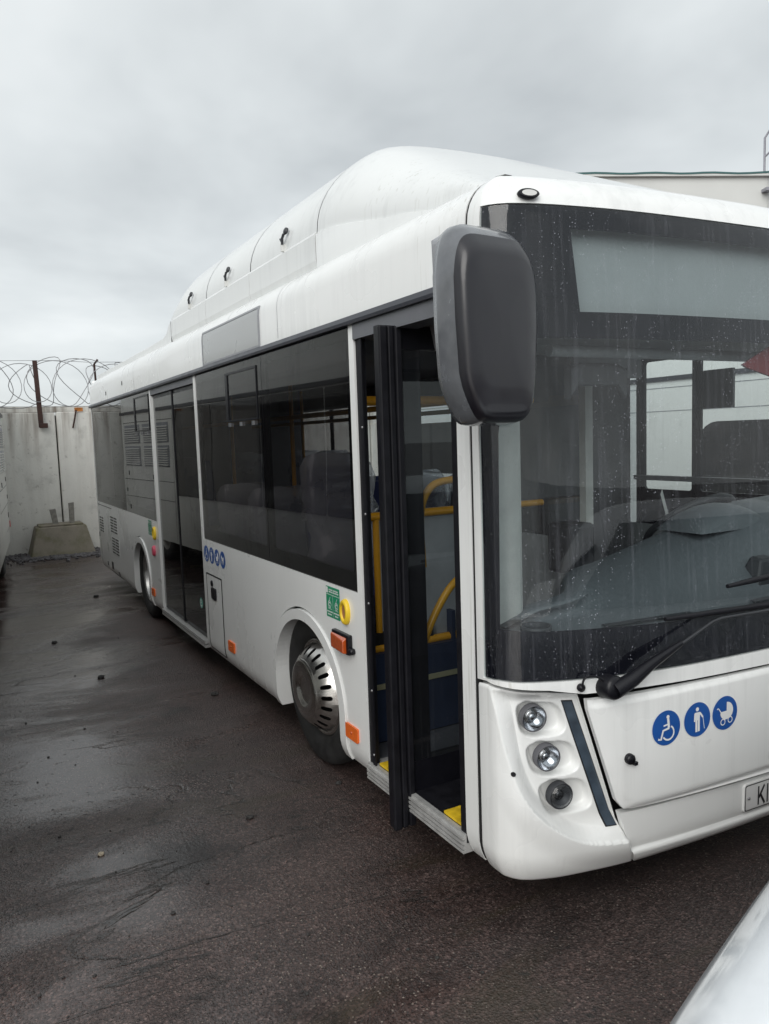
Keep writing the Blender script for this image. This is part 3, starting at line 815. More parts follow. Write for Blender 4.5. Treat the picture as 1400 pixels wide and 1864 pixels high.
for (yc, zc_) in ((1.040, .940), (5.07, .935)):
    rings = []
    for sc_, dd in ((1.0, .0), (1.0, -.010), (.9, -.020), (.66, -.022), (.60, -.010)):
        rings.append([SL(yc + .042 * sc_ * math.cos(2 * math.pi * i / 28), zc_ + .062 * sc_ * math.sin(2 * math.pi * i / 28), dd) for i in range(28)])
    bt = part('door_button', MB().loft(rings, caps=False), 'yellow')
    subp('button_face', MB().add([SL(yc + .026 * math.cos(2 * math.pi * i / 24), zc_ + .039 * math.sin(2 * math.pi * i / 24), -.011) for i in range(24)], [tuple(range(24))]), 'button_brown', bt)
rings = []
for sc_, dd in ((1.0, .0), (1.0, -.014), (.8, -.024)):
    rings.append([SL(5.125 + .034 * sc_ * math.cos(2 * math.pi * i / 20), .765 + .050 * sc_ * math.sin(2 * math.pi * i / 20), dd) for i in range(20)])
part('stop_button', MB().loft(rings), 'pink_red')
# side repeater lamp
mb = MB(); mb.hexa([(-.004, .985, .742), (.0, 1.175, .742), (.0, 1.175, .842), (-.004, .985, .842), (-.030, .985, .742), (-.020, 1.160, .742), (-.020, 1.160, .842), (-.030, .985, .842)])
rep = part('repeater_lamp', MB().box(-.026, -.001, .985, 1.165, .742, .838), 'black_plastic', bevel=.006)
subp('repeater_lens', MB().hexa([(-.026, 1.000, .748), (-.026, 1.165, .748), (-.026, 1.165, .826), (-.026, 1.000, .826), (-.046, 1.004, .752), (-.034, 1.158, .752), (-.034, 1.158, .818), (-.046, 1.004, .812)]), 'amber', rep, bevel=.004)
subp('cable_plug', MB().lathe([(.016, 0), (.016, .020), (.010, .028), (.0005, .029)], (-.012, .985, .765), (0, -1, 0), 14), 'black_plastic', rep)
for (y0, y1, z0, z1) in ((.955, 1.082, .322, .392), (2.80, 2.93, .322, .392), (5.22, 5.34, .312, .382)):
    rf = part('side_reflector', patch(rect(y0, y1, z0, z1, .008), [], SL, .010, d0=-.010), 'orange')
    c_ = SL((y0 + y1) / 2, (z0 + z1) / 2, -.010)
    subp('reflector_screw', MB().lathe([(.007, 0), (.006, .003), (.0005, .004)], c_, (-1, 0, 0), 12), 'amber', rf)
# fuel hatch
hat = part('service_hatch', patch(rect(3.035, 3.395, .240, .795, .012), [], SL, .01, (), [.25, .28, .31], d0=-.003), 'paint_white')
subp('hatch_seal', patch(rect(3.028, 3.403, .233, .803, .012), [rect(3.036, 3.394, .241, .794, .012)], SL, .003, (), [.25, .28, .31], d0=-.0042), 'black_rubber', hat)
subp('hatch_lock', MB().lathe([(.024, 0), (.022, .008), (.0005, .010)], SL(3.262, .738, -.003), (-1, 0, 0), 20), 'black_plastic', hat)
subp('hatch_handle', patch(rect(3.165, 3.275, .625, .710, .015), [], SL, .012, d0=-.012), 'black_plastic', hat)
# rear grilles
for (y0, y1, z0, z1) in ((7.03, 7.50, .72, .93), (6.99, 7.46, .47, .68), (7.98, 8.30, .66, .88)):
    gr = part('vent_grille', patch(rect(y0, y1, z0, z1, .01), [], SL, .002, d0=-.0015), 'paint_white')
    n_ = int((z1 - z0) / .034)
    for i in range(n_):
        z = z0 + .020 + i * .034; a = y0 + .02; b = y1 - .02; m_ = (a + b) / 2
        mb = MB()
        for (p, q) in ((a, m_ - .015), (m_ + .015, b)): patch(rect(p, q, z - .008, z + .008), [], SL, 0, d0=-.0025, mb=mb)
        subp('vent_slot', mb, 'black_gap', gr)
for (yc, zc_, hw, hh) in ((7.52, .31, .05, .045), (7.85, .30, .025, .025), (7.12, .26, .03, .025), (8.36, .62, .02, .03), (7.2, 2.36, .012, .022), (6.2, 2.40, .012, .022)):
    part('hatch_catch', patch(rect(yc - hw, yc + hw, zc_ - hh, zc_ + hh, .01), [], SL, .004, d0=-.004), 'black_plastic')
mb = MB(); patch(rect(6.9, 7.75, .225, .232), [], SL, 0, d0=-.002, mb=mb); patch(rect(7.35, 8.38, 1.010, 1.018), [], SL, 0, d0=-.002, mb=mb)
part('panel_joint', mb, 'black_gap')
mb = MB(); patch(rect(2.63, 2.634, 2.52, 2.58), [], SL, 0, (), CUTZ_TOP, d0=-.001, mb=mb); patch(rect(1.75, 1.754, 2.30, 2.60), [], SL, 0, (), CUTZ_TOP, d0=-.001, mb=mb)
patch(rect(5.6, 5.604, 2.29, 2.60), [], SL, 0, (), CUTZ_TOP, d0=-.001, mb=mb)
part('panel_joint', mb, 'grey_trim')

# ---- middle door (closed)
part('door_header', MB().box(.0, .10, 3.487, 4.918, 2.195, 2.247), 'door_header')
for n_, (a, b) in enumerate(((3.500, 4.196), (4.206, 4.905))):
    lf = part('door_leaf', patch(rect(a, b, .265, 2.19), [rect(a + .075, b - .075, .42, 2.11, .03)], SL, .04, (), (), d0=.022), 'black_plastic')
    subp('door_glass', patch(rect(a + .01, b - .01, .30, 2.16), [], SL, 0, rng(a, b, .25), (), d0=.018), 'glass_middle_door', lf)
    if n_ == 0:
        mp = lambda u, v, d: SL(3.66 - u * .055, .522 + v * .055, d)
        mb = MB(); flatpoly(mb, disc((0, 0), .75, 20), mp, .0165)
        dc = subp('round_sticker', mb, 'teal', lf)
        mb2 = MB(); ribbon(mb2, arcpts(0, 0, .45, 30, 330, 12), .18, mp, .0155); ribbon(mb2, [(-.2, 0), (.3, .1)], .15, mp, .0152)
        o_ = obj('sticker_mark', mb2, 'white_print', None); o_.parent = lf
part('door_seal', MB().box(.012, .05, 4.188, 4.214, .27, 2.19), 'black_rubber')
sill = part('door_sill', MB().box(-.014, .10, 3.50, 4.905, .205, .228).box(-.016, .10, 3.50, 4.905, .236, .258), 'aluminium')
# ---- front door: frame, header, sill, the leaf folded out across the opening
part('door_header', MB().box(-.006, .10, .088, .862, 2.182, 2.247), 'door_header')
fr_ = MB()
fr_.box(.004, .10, .088, .125, .235, 2.182)
fr_.box(.008, .034, .822, .863, .245, 2.182); fr_.box(.001, .008, .800, .8215, .25, 2.182); fr_.box(.04, .12, .125, .15, .26, 2.18)
df_ = part('door_frame', fr_, 'black_rubber')
for z in (.32, .62, 1.02, 1.42, 1.80):
    subp('frame_screw', MB().lathe([(.006, 0), (.005, .003), (.0005, .004)], (.001, .811, z), (-1, 0, 0), 10), 'wire', df_)
sl_ = part('door_sill', MB().box(-.012, .11, .09, .862, .196, .206).box(-.004, .11, .09, .862, .206, .270), 'aluminium')
for i in range(3):
    subp('sill_rib', MB().box(-.013, -.004, .09, .862, .213 + i * .018, .224 + i * .018), 'aluminium', sl_)
part('step_edge', MB().box(.022, .105, .15, .27, .2705, .281).box(.022, .105, .56, .80, .2705, .281), 'yellow_step')
part('step_mat', MB().box(.018, .45, .1505, .80, .267, .2703), 'black_rubber')
YL = .505
leaf = part('door_leaf', MB().box(-.083, .015, YL - .018, YL + .020, .135, 2.190).box(.48, .545, YL - .015, YL + .015, .22, 2.19)
            .box(.0155, .108, YL - .010, YL + .014, .40, 2.10).box(.015, .48, YL - .016, YL + .016, .215, .40).box(.015, .48, YL - .016, YL + .016, 2.10, 2.19), 'black_plastic')
for i, (a, b, d) in enumerate(((-.086, -.050, .030), (-.044, -.018, .026), (-.012, .018, .028))):
    subp('leaf_seal', MB().box(a, b, YL - d, YL - d + .02, .130, 2.188), 'black_rubber', leaf, bevel=.006)
subp('leaf_glass', MB().add([(.018, YL - .013, .40), (.48, YL - .013, .40), (.48, YL - .013, 2.10), (.018, YL - .013, 2.10)], [(0, 1, 2, 3)]), 'glass_door', leaf)
subp('leaf_bracket', MB().box(.052, .11, YL - .045, YL + .01, .165, .215), 'black_plastic', leaf, bevel=.006)
# second leaf, folded behind the first one
part('door_leaf', MB().box(.03, .095, .55, .59, .27, 2.18).box(.05, .08, .60, .64, .27, 2.18), 'black_rubber')
def spline(pts, n=8):
    P = [Vector(p) for p in pts]; out = []
    for i in range(len(P) - 1):
        p0, p1, p2, p3 = P[max(i - 1, 0)], P[i], P[i + 1], P[min(i + 2, len(P) - 1)]
        for k_ in range(n):
            t_ = k_ / n
            out.append(.5 * ((2 * p1) + (-p0 + p2) * t_ + (2 * p0 - 5 * p1 + 4 * p2 - p3) * t_ * t_ + (-p0 + 3 * p1 - 3 * p2 + p3) * t_ ** 3))
    return out + [P[-1]]
YH = .575
subp('door_handrail', MB().tube(spline([(.145, YH, 1.20), (.138, YH, 1.372), (.152, YH, 1.475), (.202, YH, 1.542), (.286, YH, 1.562), (.40, YH, 1.56)]), .0165, 10), 'yellow_rail', leaf)
subp('door_handrail', MB().tube(spline([(.132, YH, .80), (.141, YH, .874), (.198, YH, .986), (.277, YH, 1.091), (.36, YH, 1.15)]), .0165, 10), 'yellow_rail', leaf)

# ---- roof fairing
FA = 1.13
def zb_(y): return 2.600 + .062 * smooth01((y - .15) / .5) + .130 * smooth01((y - .45) / 1.0)
def dome_h(y):
    h = .61
    if y > 4.12: h *= math.sqrt(max(0.0, 1 - ((y - 4.12) / .42) ** 2))
    return h
def dome(y0, y1, n, m=36):
    rows = []
    for i in range(n + 1):
        y = y0 + (y1 - y0) * i / n; row = []
        for j in range(m + 1):
            t_ = math.pi * j / m; x = 1.25 - FA * math.cos(t_); z = zb_(y) + (dome_h(y) * (1 if y > 1.5 else .6 + .4 * smooth01((y - .3) / 1.2))) * math.sin(t_)
            top = 2.62 + .075 * (1 - ((max(.155, min(BW - .155, x)) - 1.25) / 1.095) ** 2) + .445 * (y - .06)
            k_ = .055; h_ = max(0, min(1, .5 + .5 * (top - z) / k_))
            z = top * (1 - h_) + z * h_ - k_ * h_ * (1 - h_)
            row.append((x, y, z))
        row = [(row[0][0], y, row[0][2] - .06)] + row + [(row[-1][0], y, row[-1][2] - .06)]
        rows.append(row)
    return rows
fair = part('roof_fairing', MB().grid(dome(.05, 1.454, 40)), 'paint_fairing', label='smooth rounded nose of the roof fairing')
for a, b in ((1.462, 2.462), (2.474, 3.424), (3.436, 4.50)):
    cvr = subp('fairing_cover', MB().grid(dome(a, b, 16 if b > 4 else 6)), 'paint_fairing', fair)
inner = [[(1.25 + (p[0] - 1.25) * .985, p[1], p[2] - .012) for p in r_] for r_ in dome(1.40, 4.50, 40)]
subp('fairing_rib', MB().grid(inner), 'grey_trim', fair)
for sgn in (-1, 1):
    X_ = lambda x: x if sgn < 0 else BW - x
    for a, b in ((1.462, 2.464), (2.472, 3.426), (3.434, 4.46)):
        subp('fairing_panel', MB().loft([[(X_(.118), y, 2.60), (X_(.108), y, 2.655), (X_(.108), y, 2.782), (X_(.118), y, 2.796), (X_(.16), y, 2.796), (X_(.16), y, 2.60)] for y in (a, b)], smooth=False), 'paint_fairing', fair)
    pts = [.20 + .06 * i for i in range(22)]
    rows = [[(X_(.108), y, 2.56), (X_(.108), y, zb_(y) - .012), (X_(.168), y, zb_(y) + .006)] for y in pts if y < 1.45] + [[(X_(.108), 1.452, 2.56), (X_(.108), 1.452, zb_(1.452) - .012), (X_(.168), 1.452, zb_(1.452) + .004)]]
    subp('fairing_panel', MB().grid(rows), 'paint_fairing', fair)
    # tail: rear slope down to the low cover that runs to the back
    prof = [(4.47, 2.796), (4.56, 2.76), (4.63, 2.715), (4.75, 2.690), (5.2, 2.682), (8.38, 2.672)]
    rows = [[(X_(.108), y, 2.60), (X_(.108), y, z - .012), (X_(.125), y, z), (1.25, y, z + .03)] for y, z in prof]
    subp('tail_cover', MB().grid(rows, False), 'paint_fairing', fair)
    if sgn < 0:
        for yl in (1.90, 2.93, 3.86):
            subp('cover_latch', MB().box(.100, .125, yl - .008, yl + .008, 2.792, 2.835), 'interior_white', fair, bevel=.003)
            lm = MB(); lm.tube([(.106, yl - .004, 2.83), (.104, yl - .012, 2.862), (.106, yl - .03, 2.880)], .008, 8); lm.tube([(.106, yl, 2.845), (.112, yl + .035, 2.868)], .006, 8); lm.lathe([(.020, 0), (.018, .010), (.0005, .013)], (.122, yl - .034, 2.896), (-.9, -.2, .3), 12)
            obj('latch_lever', lm, 'dash_dark', None).parent = fair

# ---- mirror
mr = thing  # alias kept short
msk = MB(); rings = []
def mring(y, sx, szt, szb, cx=-.118, cz=2.075, rot=0.0):
    pts = []
    for i in range(48):
        a = 2 * math.pi * i / 48; c, s_ = math.cos(a), math.sin(a)
        e = .34
        cc_ = math.copysign(abs(c) ** e, c); pz = math.copysign(abs(s_) ** e, s_) * (.300 * szt if s_ > 0 else .296 * szb)
        v_ = pz / .3
        xl = -.283 + .014 * smooth01((.3 - v_) / 1.0) + .040 * smooth01((-.45 - v_) / .55) + .03 * max(0, v_ - .45); xr = .044 - .030 * max(0, -v_) ** 1.5 - .035 * max(0, v_ - .3)
        mid_ = (xl + xr) / 2; px = cc_ * (xr - xl) / 2 * sx
        pts.append((mid_ + px, y + px * .10, cz + pz))
    return pts
for y, sx, a, b in ((-.195, .90, .95, .96), (-.20, .985, .985, .99), (-.225, 1.0, 1.0, 1.0), (-.262, 1.0, .985, 1.0), (-.285, .99, .93, .99), (-.308, .97, .86, .975), (-.328, .93, .775, .955), (-.340, .88, .715, .925), (-.346, .80, .65, .86), (-.351, .55, .45, .6), (-.353, .12, .1, .12)):
    rings.append(mring(y, sx, a, b))
mirror = part('wing_mirror', MB().loft(rings[:6], caps=False), 'mirror_rim')
subp('mirror_face', MB().loft(rings[5:]), 'mirror_shell', mirror)
subp('mirror_glass', MB().add(mring(-.196, .88, .93, .94), [tuple(range(48))]), 'chrome', mirror)
subp('mirror_arm', MB().tube(spline([(.03, -.09, 2.30), (-.04, -.12, 2.31), (-.10, -.15, 2.29), (-.135, -.20, 2.24)]), [.045, .05, .055] + [.058] * 22, 14), 'grey_trim', mirror)
subp('mirror_bracket', MB().loft([[(-.205 + .01 * q, -.10 - .05 * q, 2.36), (-.165, -.10 - .05 * q, 2.385), (-.10, -.10 - .05 * q, 2.375), (-.09, -.10 - .05 * q, 2.20), (-.15, -.10 - .05 * q, 2.155), (-.20, -.10 - .05 * q, 2.19)] for q in (0, 1, 2)], smooth=False), 'grey_trim', mirror, bevel=.012)

# ---- wipers
wp = part('wiper', MB().lathe([(.042, -.01), (.042, .040), (.034, .052), (.0005, .054)], FR(.515, .876, 0), (0, -1, .1), 24), 'black_plastic')
o_ = [FR(.52, .874, -.045), FR(.585, .905, -.05), FR(.66, .948, -.052), FR(.80, 1.0, -.046)]
subp('wiper_arm', MB().tube(o_, [.030, .026, .019, .010], 10), 'black_plastic', wp)
subp('wiper_arm', MB().tube([FR(.63, .932, -.055), FR(.80, 1.0, -.05), FR(.95, 1.055, -.045), FR(1.0, 1.062, -.042), FR(1.35, 1.058, -.045), FR(1.60, 1.06, -.045)], .0055, 8), 'dash_dark', wp)
subp('wiper_blade', MB().tube([FR(.76, 1.083, -.014), FR(1.0, 1.078, -.014), FR(1.35, 1.068, -.014), FR(1.62, 1.066, -.014)], [.008, .012, .012, .006], 8), 'black_rubber', wp)
wp2 = part('wiper', MB().tube([FR(1.066, 1.166, -.014), FR(1.2, 1.174, -.016), FR(1.5, 1.185, -.016), FR(1.85, 1.18, -.012)], [.008, .012, .012, .006], 8), 'black_rubber')
subp('wiper_arm', MB().tube([FR(1.45, 1.185, -.035), FR(1.75, 1.10, -.045), FR(1.95, .90, -.045)], .010, 8), 'black_plastic', wp2)
nz = part('washer_nozzle', MB().lathe([(.014, 0), (.014, .012), (.0005, .018)], FR(.413, .884, 0), (-.3, -1, .1), 14), 'black_plastic')
subp('washer_hose', MB().tube(spline([FR(.413, .888, -.016), FR(.414, .912, -.02), FR(.43, .925, -.022), FR(.47, .918, -.022), FR(.505, .888, -.025)]), .004, 6), 'black_rubber', nz)

# ---- wheels
def wheel(yc, xs, front):
    sg = 1 if xs < 1 else -1
    o_ = (xs, yc, .42); ax = (sg, 0, 0)
    ty = part('wheel', MB().lathe([(.265, .03), (.275, .004), (.31, -.012), (.36, -.016), (.395, -.006), (.412, .012), (.42, .04), (.42, .21), (.41, .24), (.37, .255), (.265, .25)], o_, ax, 56), 'tyre')
    for kx in (.07, .125, .18):
        subp('tread_groove', MB().lathe([(.4195, kx - .006), (.4205, kx - .006), (.4205, kx + .006), (.4195, kx + .006)], o_, ax, 48), 'black_gap', ty)
    if front:
        cv_ = MB()
        cv_.lathe([(.272, .030), (.262, .012), (.250, .008), (.243, .012)], o_, ax, 56)
        nsl = 22; A = 2 * math.pi / nsl
        def cone(th, t_, d):
            r_ = .243 - .078 * t_; h = .012 - .088 * t_ + .01 * math.sin(math.pi * t_) * -1
            return (xs + sg * (h + d), yc + r_ * math.sin(th), .42 + r_ * math.cos(th))
        ww = .0115 / .205
        for q in range(nsl):
            c0 = (q + .5) * A
            hole = [(c0 + ww * math.cos(R(a)), .66 + .11 * max(0, math.sin(R(a)))) for a in range(0, 181, 30)] + [(c0 + ww * math.cos(R(a)), .34 + .11 * min(0, math.sin(R(a)))) for a in range(180, 361, 30)]
            outer = [(q * A + A * i / 4, 0) for i in range(5)] + [((q + 1) * A - A * i / 4, 1) for i in range(5)]
            patch(outer, [hole], cone, 0, (), (.25, .5, .75), True, mb=cv_)
        cv_.lathe([(.165, -.076), (.158, -.0835), (.15, -.086), (.10, -.088), (.088, -.086), (.080, -.074), (.06, -.072), (.0005, -.072)], o_, ax, 56)
        subp('wheel_cover', cv_, 'stainless', ty)
        subp('rim', MB().lathe([(.262, .04), (.245, .05), (.16, .03), (.0005, .03)], o_, ax, 40), 'black_gap', ty)
    else:
        subp('rim', MB().lathe([(.272, .030), (.266, .006), (.252, .004), (.243, .02), (.236, .08), (.215, .12), (.16, .13), (.13, .12), (.10, .115), (.095, .05), (.07, .035), (.0005, .032)], o_, ax, 48), 'rim_steel', ty)
        for i in range(10):
            a = 2 * math.pi * i / 10
            subp('wheel_nut', MB().lathe([(.014, 0), (.014, -.03), (.009, -.034), (.0005, -.034)], (xs + sg * .125, yc + .145 * math.sin(a), .42 + .145 * math.cos(a)), ax, 6, False), 'rim_steel', ty)
for yc, fr in ((AF[0] - .01, True), (AR[0] + .015, False)):
    wheel(yc, .062, fr); wheel(yc, BW - .062, fr)

# ---- inside
fl_ = MB().box(.62, BW - .62, -.16, YR - .05, .225, .266)
for a, b in ((.05, .6195), (BW - .6195, BW - .05)):
    for y0, y1 in ((.06, 1.029), (2.131, 5.299), (6.271, YR - .05)): fl_.box(a, b, y0, y1, .225, .266)
part('floor', fl_, 'floor_vinyl')
part('underframe', MB().box(.53, BW - .53, -.1, YR - .1, .16, .222), 'black_gap')
part('ceiling', MB().box(.12, BW - .12, .25, YR - .05, 2.27, 2.30), 'interior_dark')
part('ceiling_duct', MB().box(.05, .35, .95, YR - .1, 2.10, 2.265).box(BW - .35, BW - .05, 1.6, YR - .1, 2.10, 2.265), 'interior_dark', bevel=.03)
part('front_locker', MB().hexa([(.18, .02, 2.07), (BW - .18, .02, 2.07), (BW - .18, .55, 2.10), (.18, .55, 2.10), (.18, -.05, 2.10), (BW - .18, -.05, 2.10), (BW - .1, .60, 2.42), (.1, .60, 2.42)]), 'interior_grey')
for xs in ((.037, .05), (BW - .05, BW - .037)):
    ya = .88 if xs[0] < 1 else .1; yb = 4.94 if xs[0] < 1 else 3.5
    part('wall_liner', MB().box(xs[0], xs[1], ya, 3.47, .87, 1.12).box(xs[0], xs[1], 2.12, 3.47, .27, .868).box(xs[0], xs[1], yb, YR - .04, .87, 1.12).box(xs[0], xs[1], 6.27, YR - .04, .27, .868), 'interior_grey')
part('rear_bulkhead', MB().box(.05, BW - .05, 7.3, 7.34, .27, 2.26), 'interior_dark')
# wheel boxes
for a, b in ((.05, .62), (BW - .62, BW - .05)):
    xi0, xi1 = (b - .02, b) if a < 1 else (a, a + .02)
    for y0, y1 in ((1.03, 2.13), (5.30, 6.27)):
        wb = part('wheel_box', MB().box(a, b, y0, y0 + .015, .27, .70).box(a, b, y0, y0 + .10, .701, .708).box(a, b, y0 + .10, y0 + .112, .70, .86).box(a, b, y1 - .015, y1, .27, .86).box(xi0, xi1, y0 + .016, y1 - .016, .27, .86).box(a, b, y0 + .10, y1, .861, .872), 'blue_vinyl')
        subp('box_trim', MB().box(a, b, y0 - .010, y0 - .001, .535, .560), 'trim_strip', wb)
# partition by the door
pt_ = part('partition', MB().box(.215, .73, 1.095, 1.105, .74, 1.36), 'panel_grey')
yr = .018
subp('partition_rail', MB().tube([(.200, 1.09, .70), (.200, 1.09, 1.38)], .0165, 10), 'yellow_rail', pt_)
subp('partition_rail', MB().tube([(.14, 1.09, 1.372), (.76, 1.09, 1.372)], .021, 10), 'yellow_rail', pt_)
subp('partition_rail', MB().tube([(.12, 1.08, .722), (.76, 1.08, .722)], .021, 10), 'yellow_rail', pt_)

subp('partition_rail', MB().tube([(1.04, 1.09, 1.37), (1.24, 1.09, 1.37)], .018, 10), 'yellow_rail', pt_)
part('grab_rail', MB().tube([(.10, 1.12, 1.93), (1.2, 1.12, 1.93)], .024, 10), 'yellow_rail')
part('grab_rail', MB().tube([(.75, 1.12, 1.93), (.75, 7.2, 1.93)], .018, 8), 'yellow_rail')
part('grab_rail', MB().tube([(1.75, 1.7, 1.93), (1.75, 7.2, 1.93)], .018, 8), 'yellow_rail')
for (x, y) in ((.75, 3.45), (.75, 4.95), (1.75, 2.6), (1.75, 4.2), (1.75, 5.6)):
    part('grab_pole', MB().tube([(x, y, .266), (x, y, 2.27)], .0175, 8), 'yellow_rail')
# seats, most still in their plastic wrap
def seat_mesh(kind):
    mb = MB()
    if kind == 'back':
        rows = []
        for i in range(9):
            t_ = i / 8; z = .44 + .66 * t_; y = .19 + .11 * t_ + .03 * math.sin(math.pi * t_); hw = .205 - .035 * t_ ** 4
            rows.append([(-hw, y - .035, z), (-hw * .7, y - .05, z), (0, y - .042, z), (hw * .7, y - .05, z), (hw, y - .035, z), (hw, y + .02, z), (hw * .6, y + .035, z), (-hw * .6, y + .035, z), (-hw, y + .02, z)])
        mb.loft(rows)
    elif kind == 'cushion':
        rows = []
        for i in range(7):
            t_ = i / 6; y = -.24 + .46 * t_; e = math.sin(math.pi * min(1, .12 + t_ * .9)) ** .3
            rows.append([(-.205, y, .39), (-.205, y, .40 + .05 * e), (-.14, y, .42 + .05 * e), (0, y, .41 + .05 * e), (.14, y, .42 + .05 * e), (.205, y, .40 + .05 * e), (.205, y, .39)])
        mb.loft(rows)
    elif kind == 'foot': mb.box(-.03, .03, -.05, .08, .0, .39).box(-.18, .18, -.16, .16, .36, .39)
    else:
        rr = random.Random(5); rows = []
        for i in range(13):
            t_ = i / 12; z = .40 + .76 * t_; y = .19 + .11 * t_; hw = .225 + .012 * rr.uniform(-1, 1) - .05 * max(0, t_ - .9) * 8
            rows.append([(hw * math.cos(2 * math.pi * j / 16) * (1 + .09 * rr.uniform(-1, 1)), y - .005 + .085 * math.sin(2 * math.pi * j / 16) * (1 + .5 * rr.uniform(-1, 1)), z + .02 * rr.uniform(-1, 1)) for j in range(16)])
        mb.loft(rows)
    return mb.mesh(kind)
SM = {k_: seat_mesh(k_) for k_ in ('back', 'cushion', 'foot', 'wrap')}
def seat(x, y, z, face=1, wrap=True, sc_=1.0):
    Mx = Matrix.Translation((x, y, z)) @ Matrix.Rotation(0 if face > 0 else math.pi, 4, 'Z') @ Matrix.Scale(sc_, 4)
    inv = Matrix.Translation(-Vector(bus['_base']))
    o_ = obj('passenger_seat', SM['cushion'], 'seat_blue', None); o_.parent = bus; o_.matrix_parent_inverse = inv; o_.matrix_basis = Mx
    for nm, k_, m_ in (('backrest', 'back', 'seat_blue'), ('seat_foot', 'foot', 'seat_shell')) + ((('plastic_cover', 'wrap', 'plastic_wrap'),) if wrap else ()):
        c = obj(nm, SM[k_], m_, None); c.parent = o_
for (x, y, z, f_, w_) in ((.33, 1.50, .50, 1, True), (.33, 2.42, .27, 1, True), (.33, 3.10, .27, 1, True), (.80, 2.42, .27, 1, False),
                         (2.15, 2.0, .50, 1, True), (2.15, 2.75, .27, 1, True), (2.15, 3.5, .27, 1, True), (2.15, 4.25, .27, 1, False), (1.70, 2.75, .27, 1, True), (1.70, 3.5, .27, 1, False),
                         (.33, 5.5, .45, -1, True), (.33, 6.2, .45, 1, True), (2.15, 5.4, .45, 1, True), (2.15, 6.2, .45, 1, True), (.85, 6.4, .45, 1, False), (1.5, 6.4, .45, 1, True)):
    seat(x, y, z, f_, w_)
# cab: dashboard, steering wheel, driver's partition and seat
rows = []
for i in range(33):
    x = .10 + 2.30 * i / 32
    zt = interp(x, [(.1, 1.075), (.24, 1.12), (.55, 1.150), (.85, 1.185), (1.37, 1.30), (1.75, 1.385), (2.1, 1.40), (2.4, 1.36)])
    # the dashboard follows the glass: find the front edge at this x
    s_ = 0; best = 9
    for q in range(0, 80):
        ss = .02 + (S - .04) * q / 79; e = abs(plan(ss).x - x)
        if e < best: best = e; s_ = ss
    yf = plan(s_).y * kz(1.05) + .05
    e_ = .13 * (1 - smooth01((x - .40) / .35)); yf = min(yf, .02 - e_)
    prof = [(yf, .90), (yf + .005, 1.035), (yf + .05, 1.048), (yf + .14, 1.055 + (zt - 1.05) * .12), (yf + .24, 1.05 + (zt - 1.05) * .50), (.08 - e_, 1.05 + (zt - 1.05) * .84), (.20 - e_ * 1.6, zt - .012), (.28 - e_ * 2, zt), (.33 - e_ * 2.2, zt - .02), (.36 - e_ * 2.3, zt - .12), (.36 - e_ * 2.3, .70)]
    rows.append([(x, y, z) for y, z in prof])
dash = part('dashboard', MB().grid(rows), 'dash_grey')
subp('demister_slot', MB().hexa([(.42, -.205, 1.056), (.82, -.255, 1.056), (.82, -.235, 1.058), (.42, -.185, 1.058), (.42, -.205, 1.060), (.82, -.255, 1.060), (.82, -.235, 1.063), (.42, -.185, 1.063)]), 'dash_dark', dash)
subp('demister_slot', MB().hexa([(1.15, -.275, 1.056), (1.75, -.272, 1.056), (1.75, -.250, 1.060), (1.15, -.253, 1.060), (1.15, -.275, 1.062), (1.75, -.272, 1.062), (1.75, -.250, 1.066), (1.15, -.253, 1.066)]), 'dash_dark', dash)
subp('cup_tray', MB().lathe([(.055, 0), (.055, .014), (.046, .014), (.044, .004), (.0005, .003)], (.19, -.10, 1.062), (0, 0, 1), 24), 'dash_dark', dash)
subp('camera_pod', MB().hexa([(1.33, -.16, 1.06), (1.50, -.16, 1.06), (1.50, -.06, 1.10), (1.33, -.06, 1.10), (1.37, -.15, 1.19), (1.46, -.15, 1.19), (1.46, -.09, 1.20), (1.37, -.09, 1.20)]), 'dash_dark', dash, bevel=.012)
rows = []
for i in range(9):
    a = math.pi * i / 8
    rows.append([(1.52 - .25 * math.cos(a), .20 + .13 * math.cos(b), 1.265 + .115 * math.sin(a) * math.sin(b) + .02) for b in [math.pi * q_ / 10 for q_ in range(11)]])
subp('instrument_hood', MB().grid(rows), 'dash_grey', dash)
sw = part('steering_wheel', MB().tube([(1.78 + .235 * math.cos(2 * math.pi * i / 40), .56 + .235 * math.sin(2 * math.pi * i / 40) * .80, 1.26 + .235 * math.sin(2 * math.pi * i / 40) * -.60 + .0) for i in range(40)], .018, 10, closed=True), 'dash_dark')
subp('steering_boss', MB().lathe([(.07, -.03), (.07, .02), (.05, .035), (.0005, .04)], (1.78, .56, 1.25), (0, .6, .8), 24).tube([(1.56, .56, 1.26), (2.0, .56, 1.26)], .016, 8).tube([(1.78, .56, 1.25), (1.78, .40, 1.0)], .035, 10), 'dash_dark', sw)
ds = part('driver_seat', MB().loft([[(1.55, y, .62), (2.05, y, .62), (2.05, y, .74), (1.55, y, .74)] for y in (.85, 1.3)], smooth=False).box(1.68, 1.92, .95, 1.2, .27, .62), 'seat_shell', bevel=.03)
subp('driver_backrest', MB().loft([[(1.56 + t_ * .03, 1.28 + .16 * t_, .72 + .62 * t_), (2.04 - t_ * .03, 1.28 + .16 * t_, .72 + .62 * t_), (2.04 - t_ * .03, 1.40 + .16 * t_, .72 + .62 * t_), (1.56 + t_ * .03, 1.40 + .16 * t_, .72 + .62 * t_)] for t_ in (0, .25, .5, .75, 1)], smooth=False), 'seat_shell', ds, bevel=.04)
cp_ = part('cab_partition', MB().box(1.28, BW - .06, 1.585, 1.62, .27, 2.24), 'interior_dark')
subp('partition_door', MB().box(1.255, 1.285, .78, 1.60, .27, 1.18), 'interior_grey', cp_)
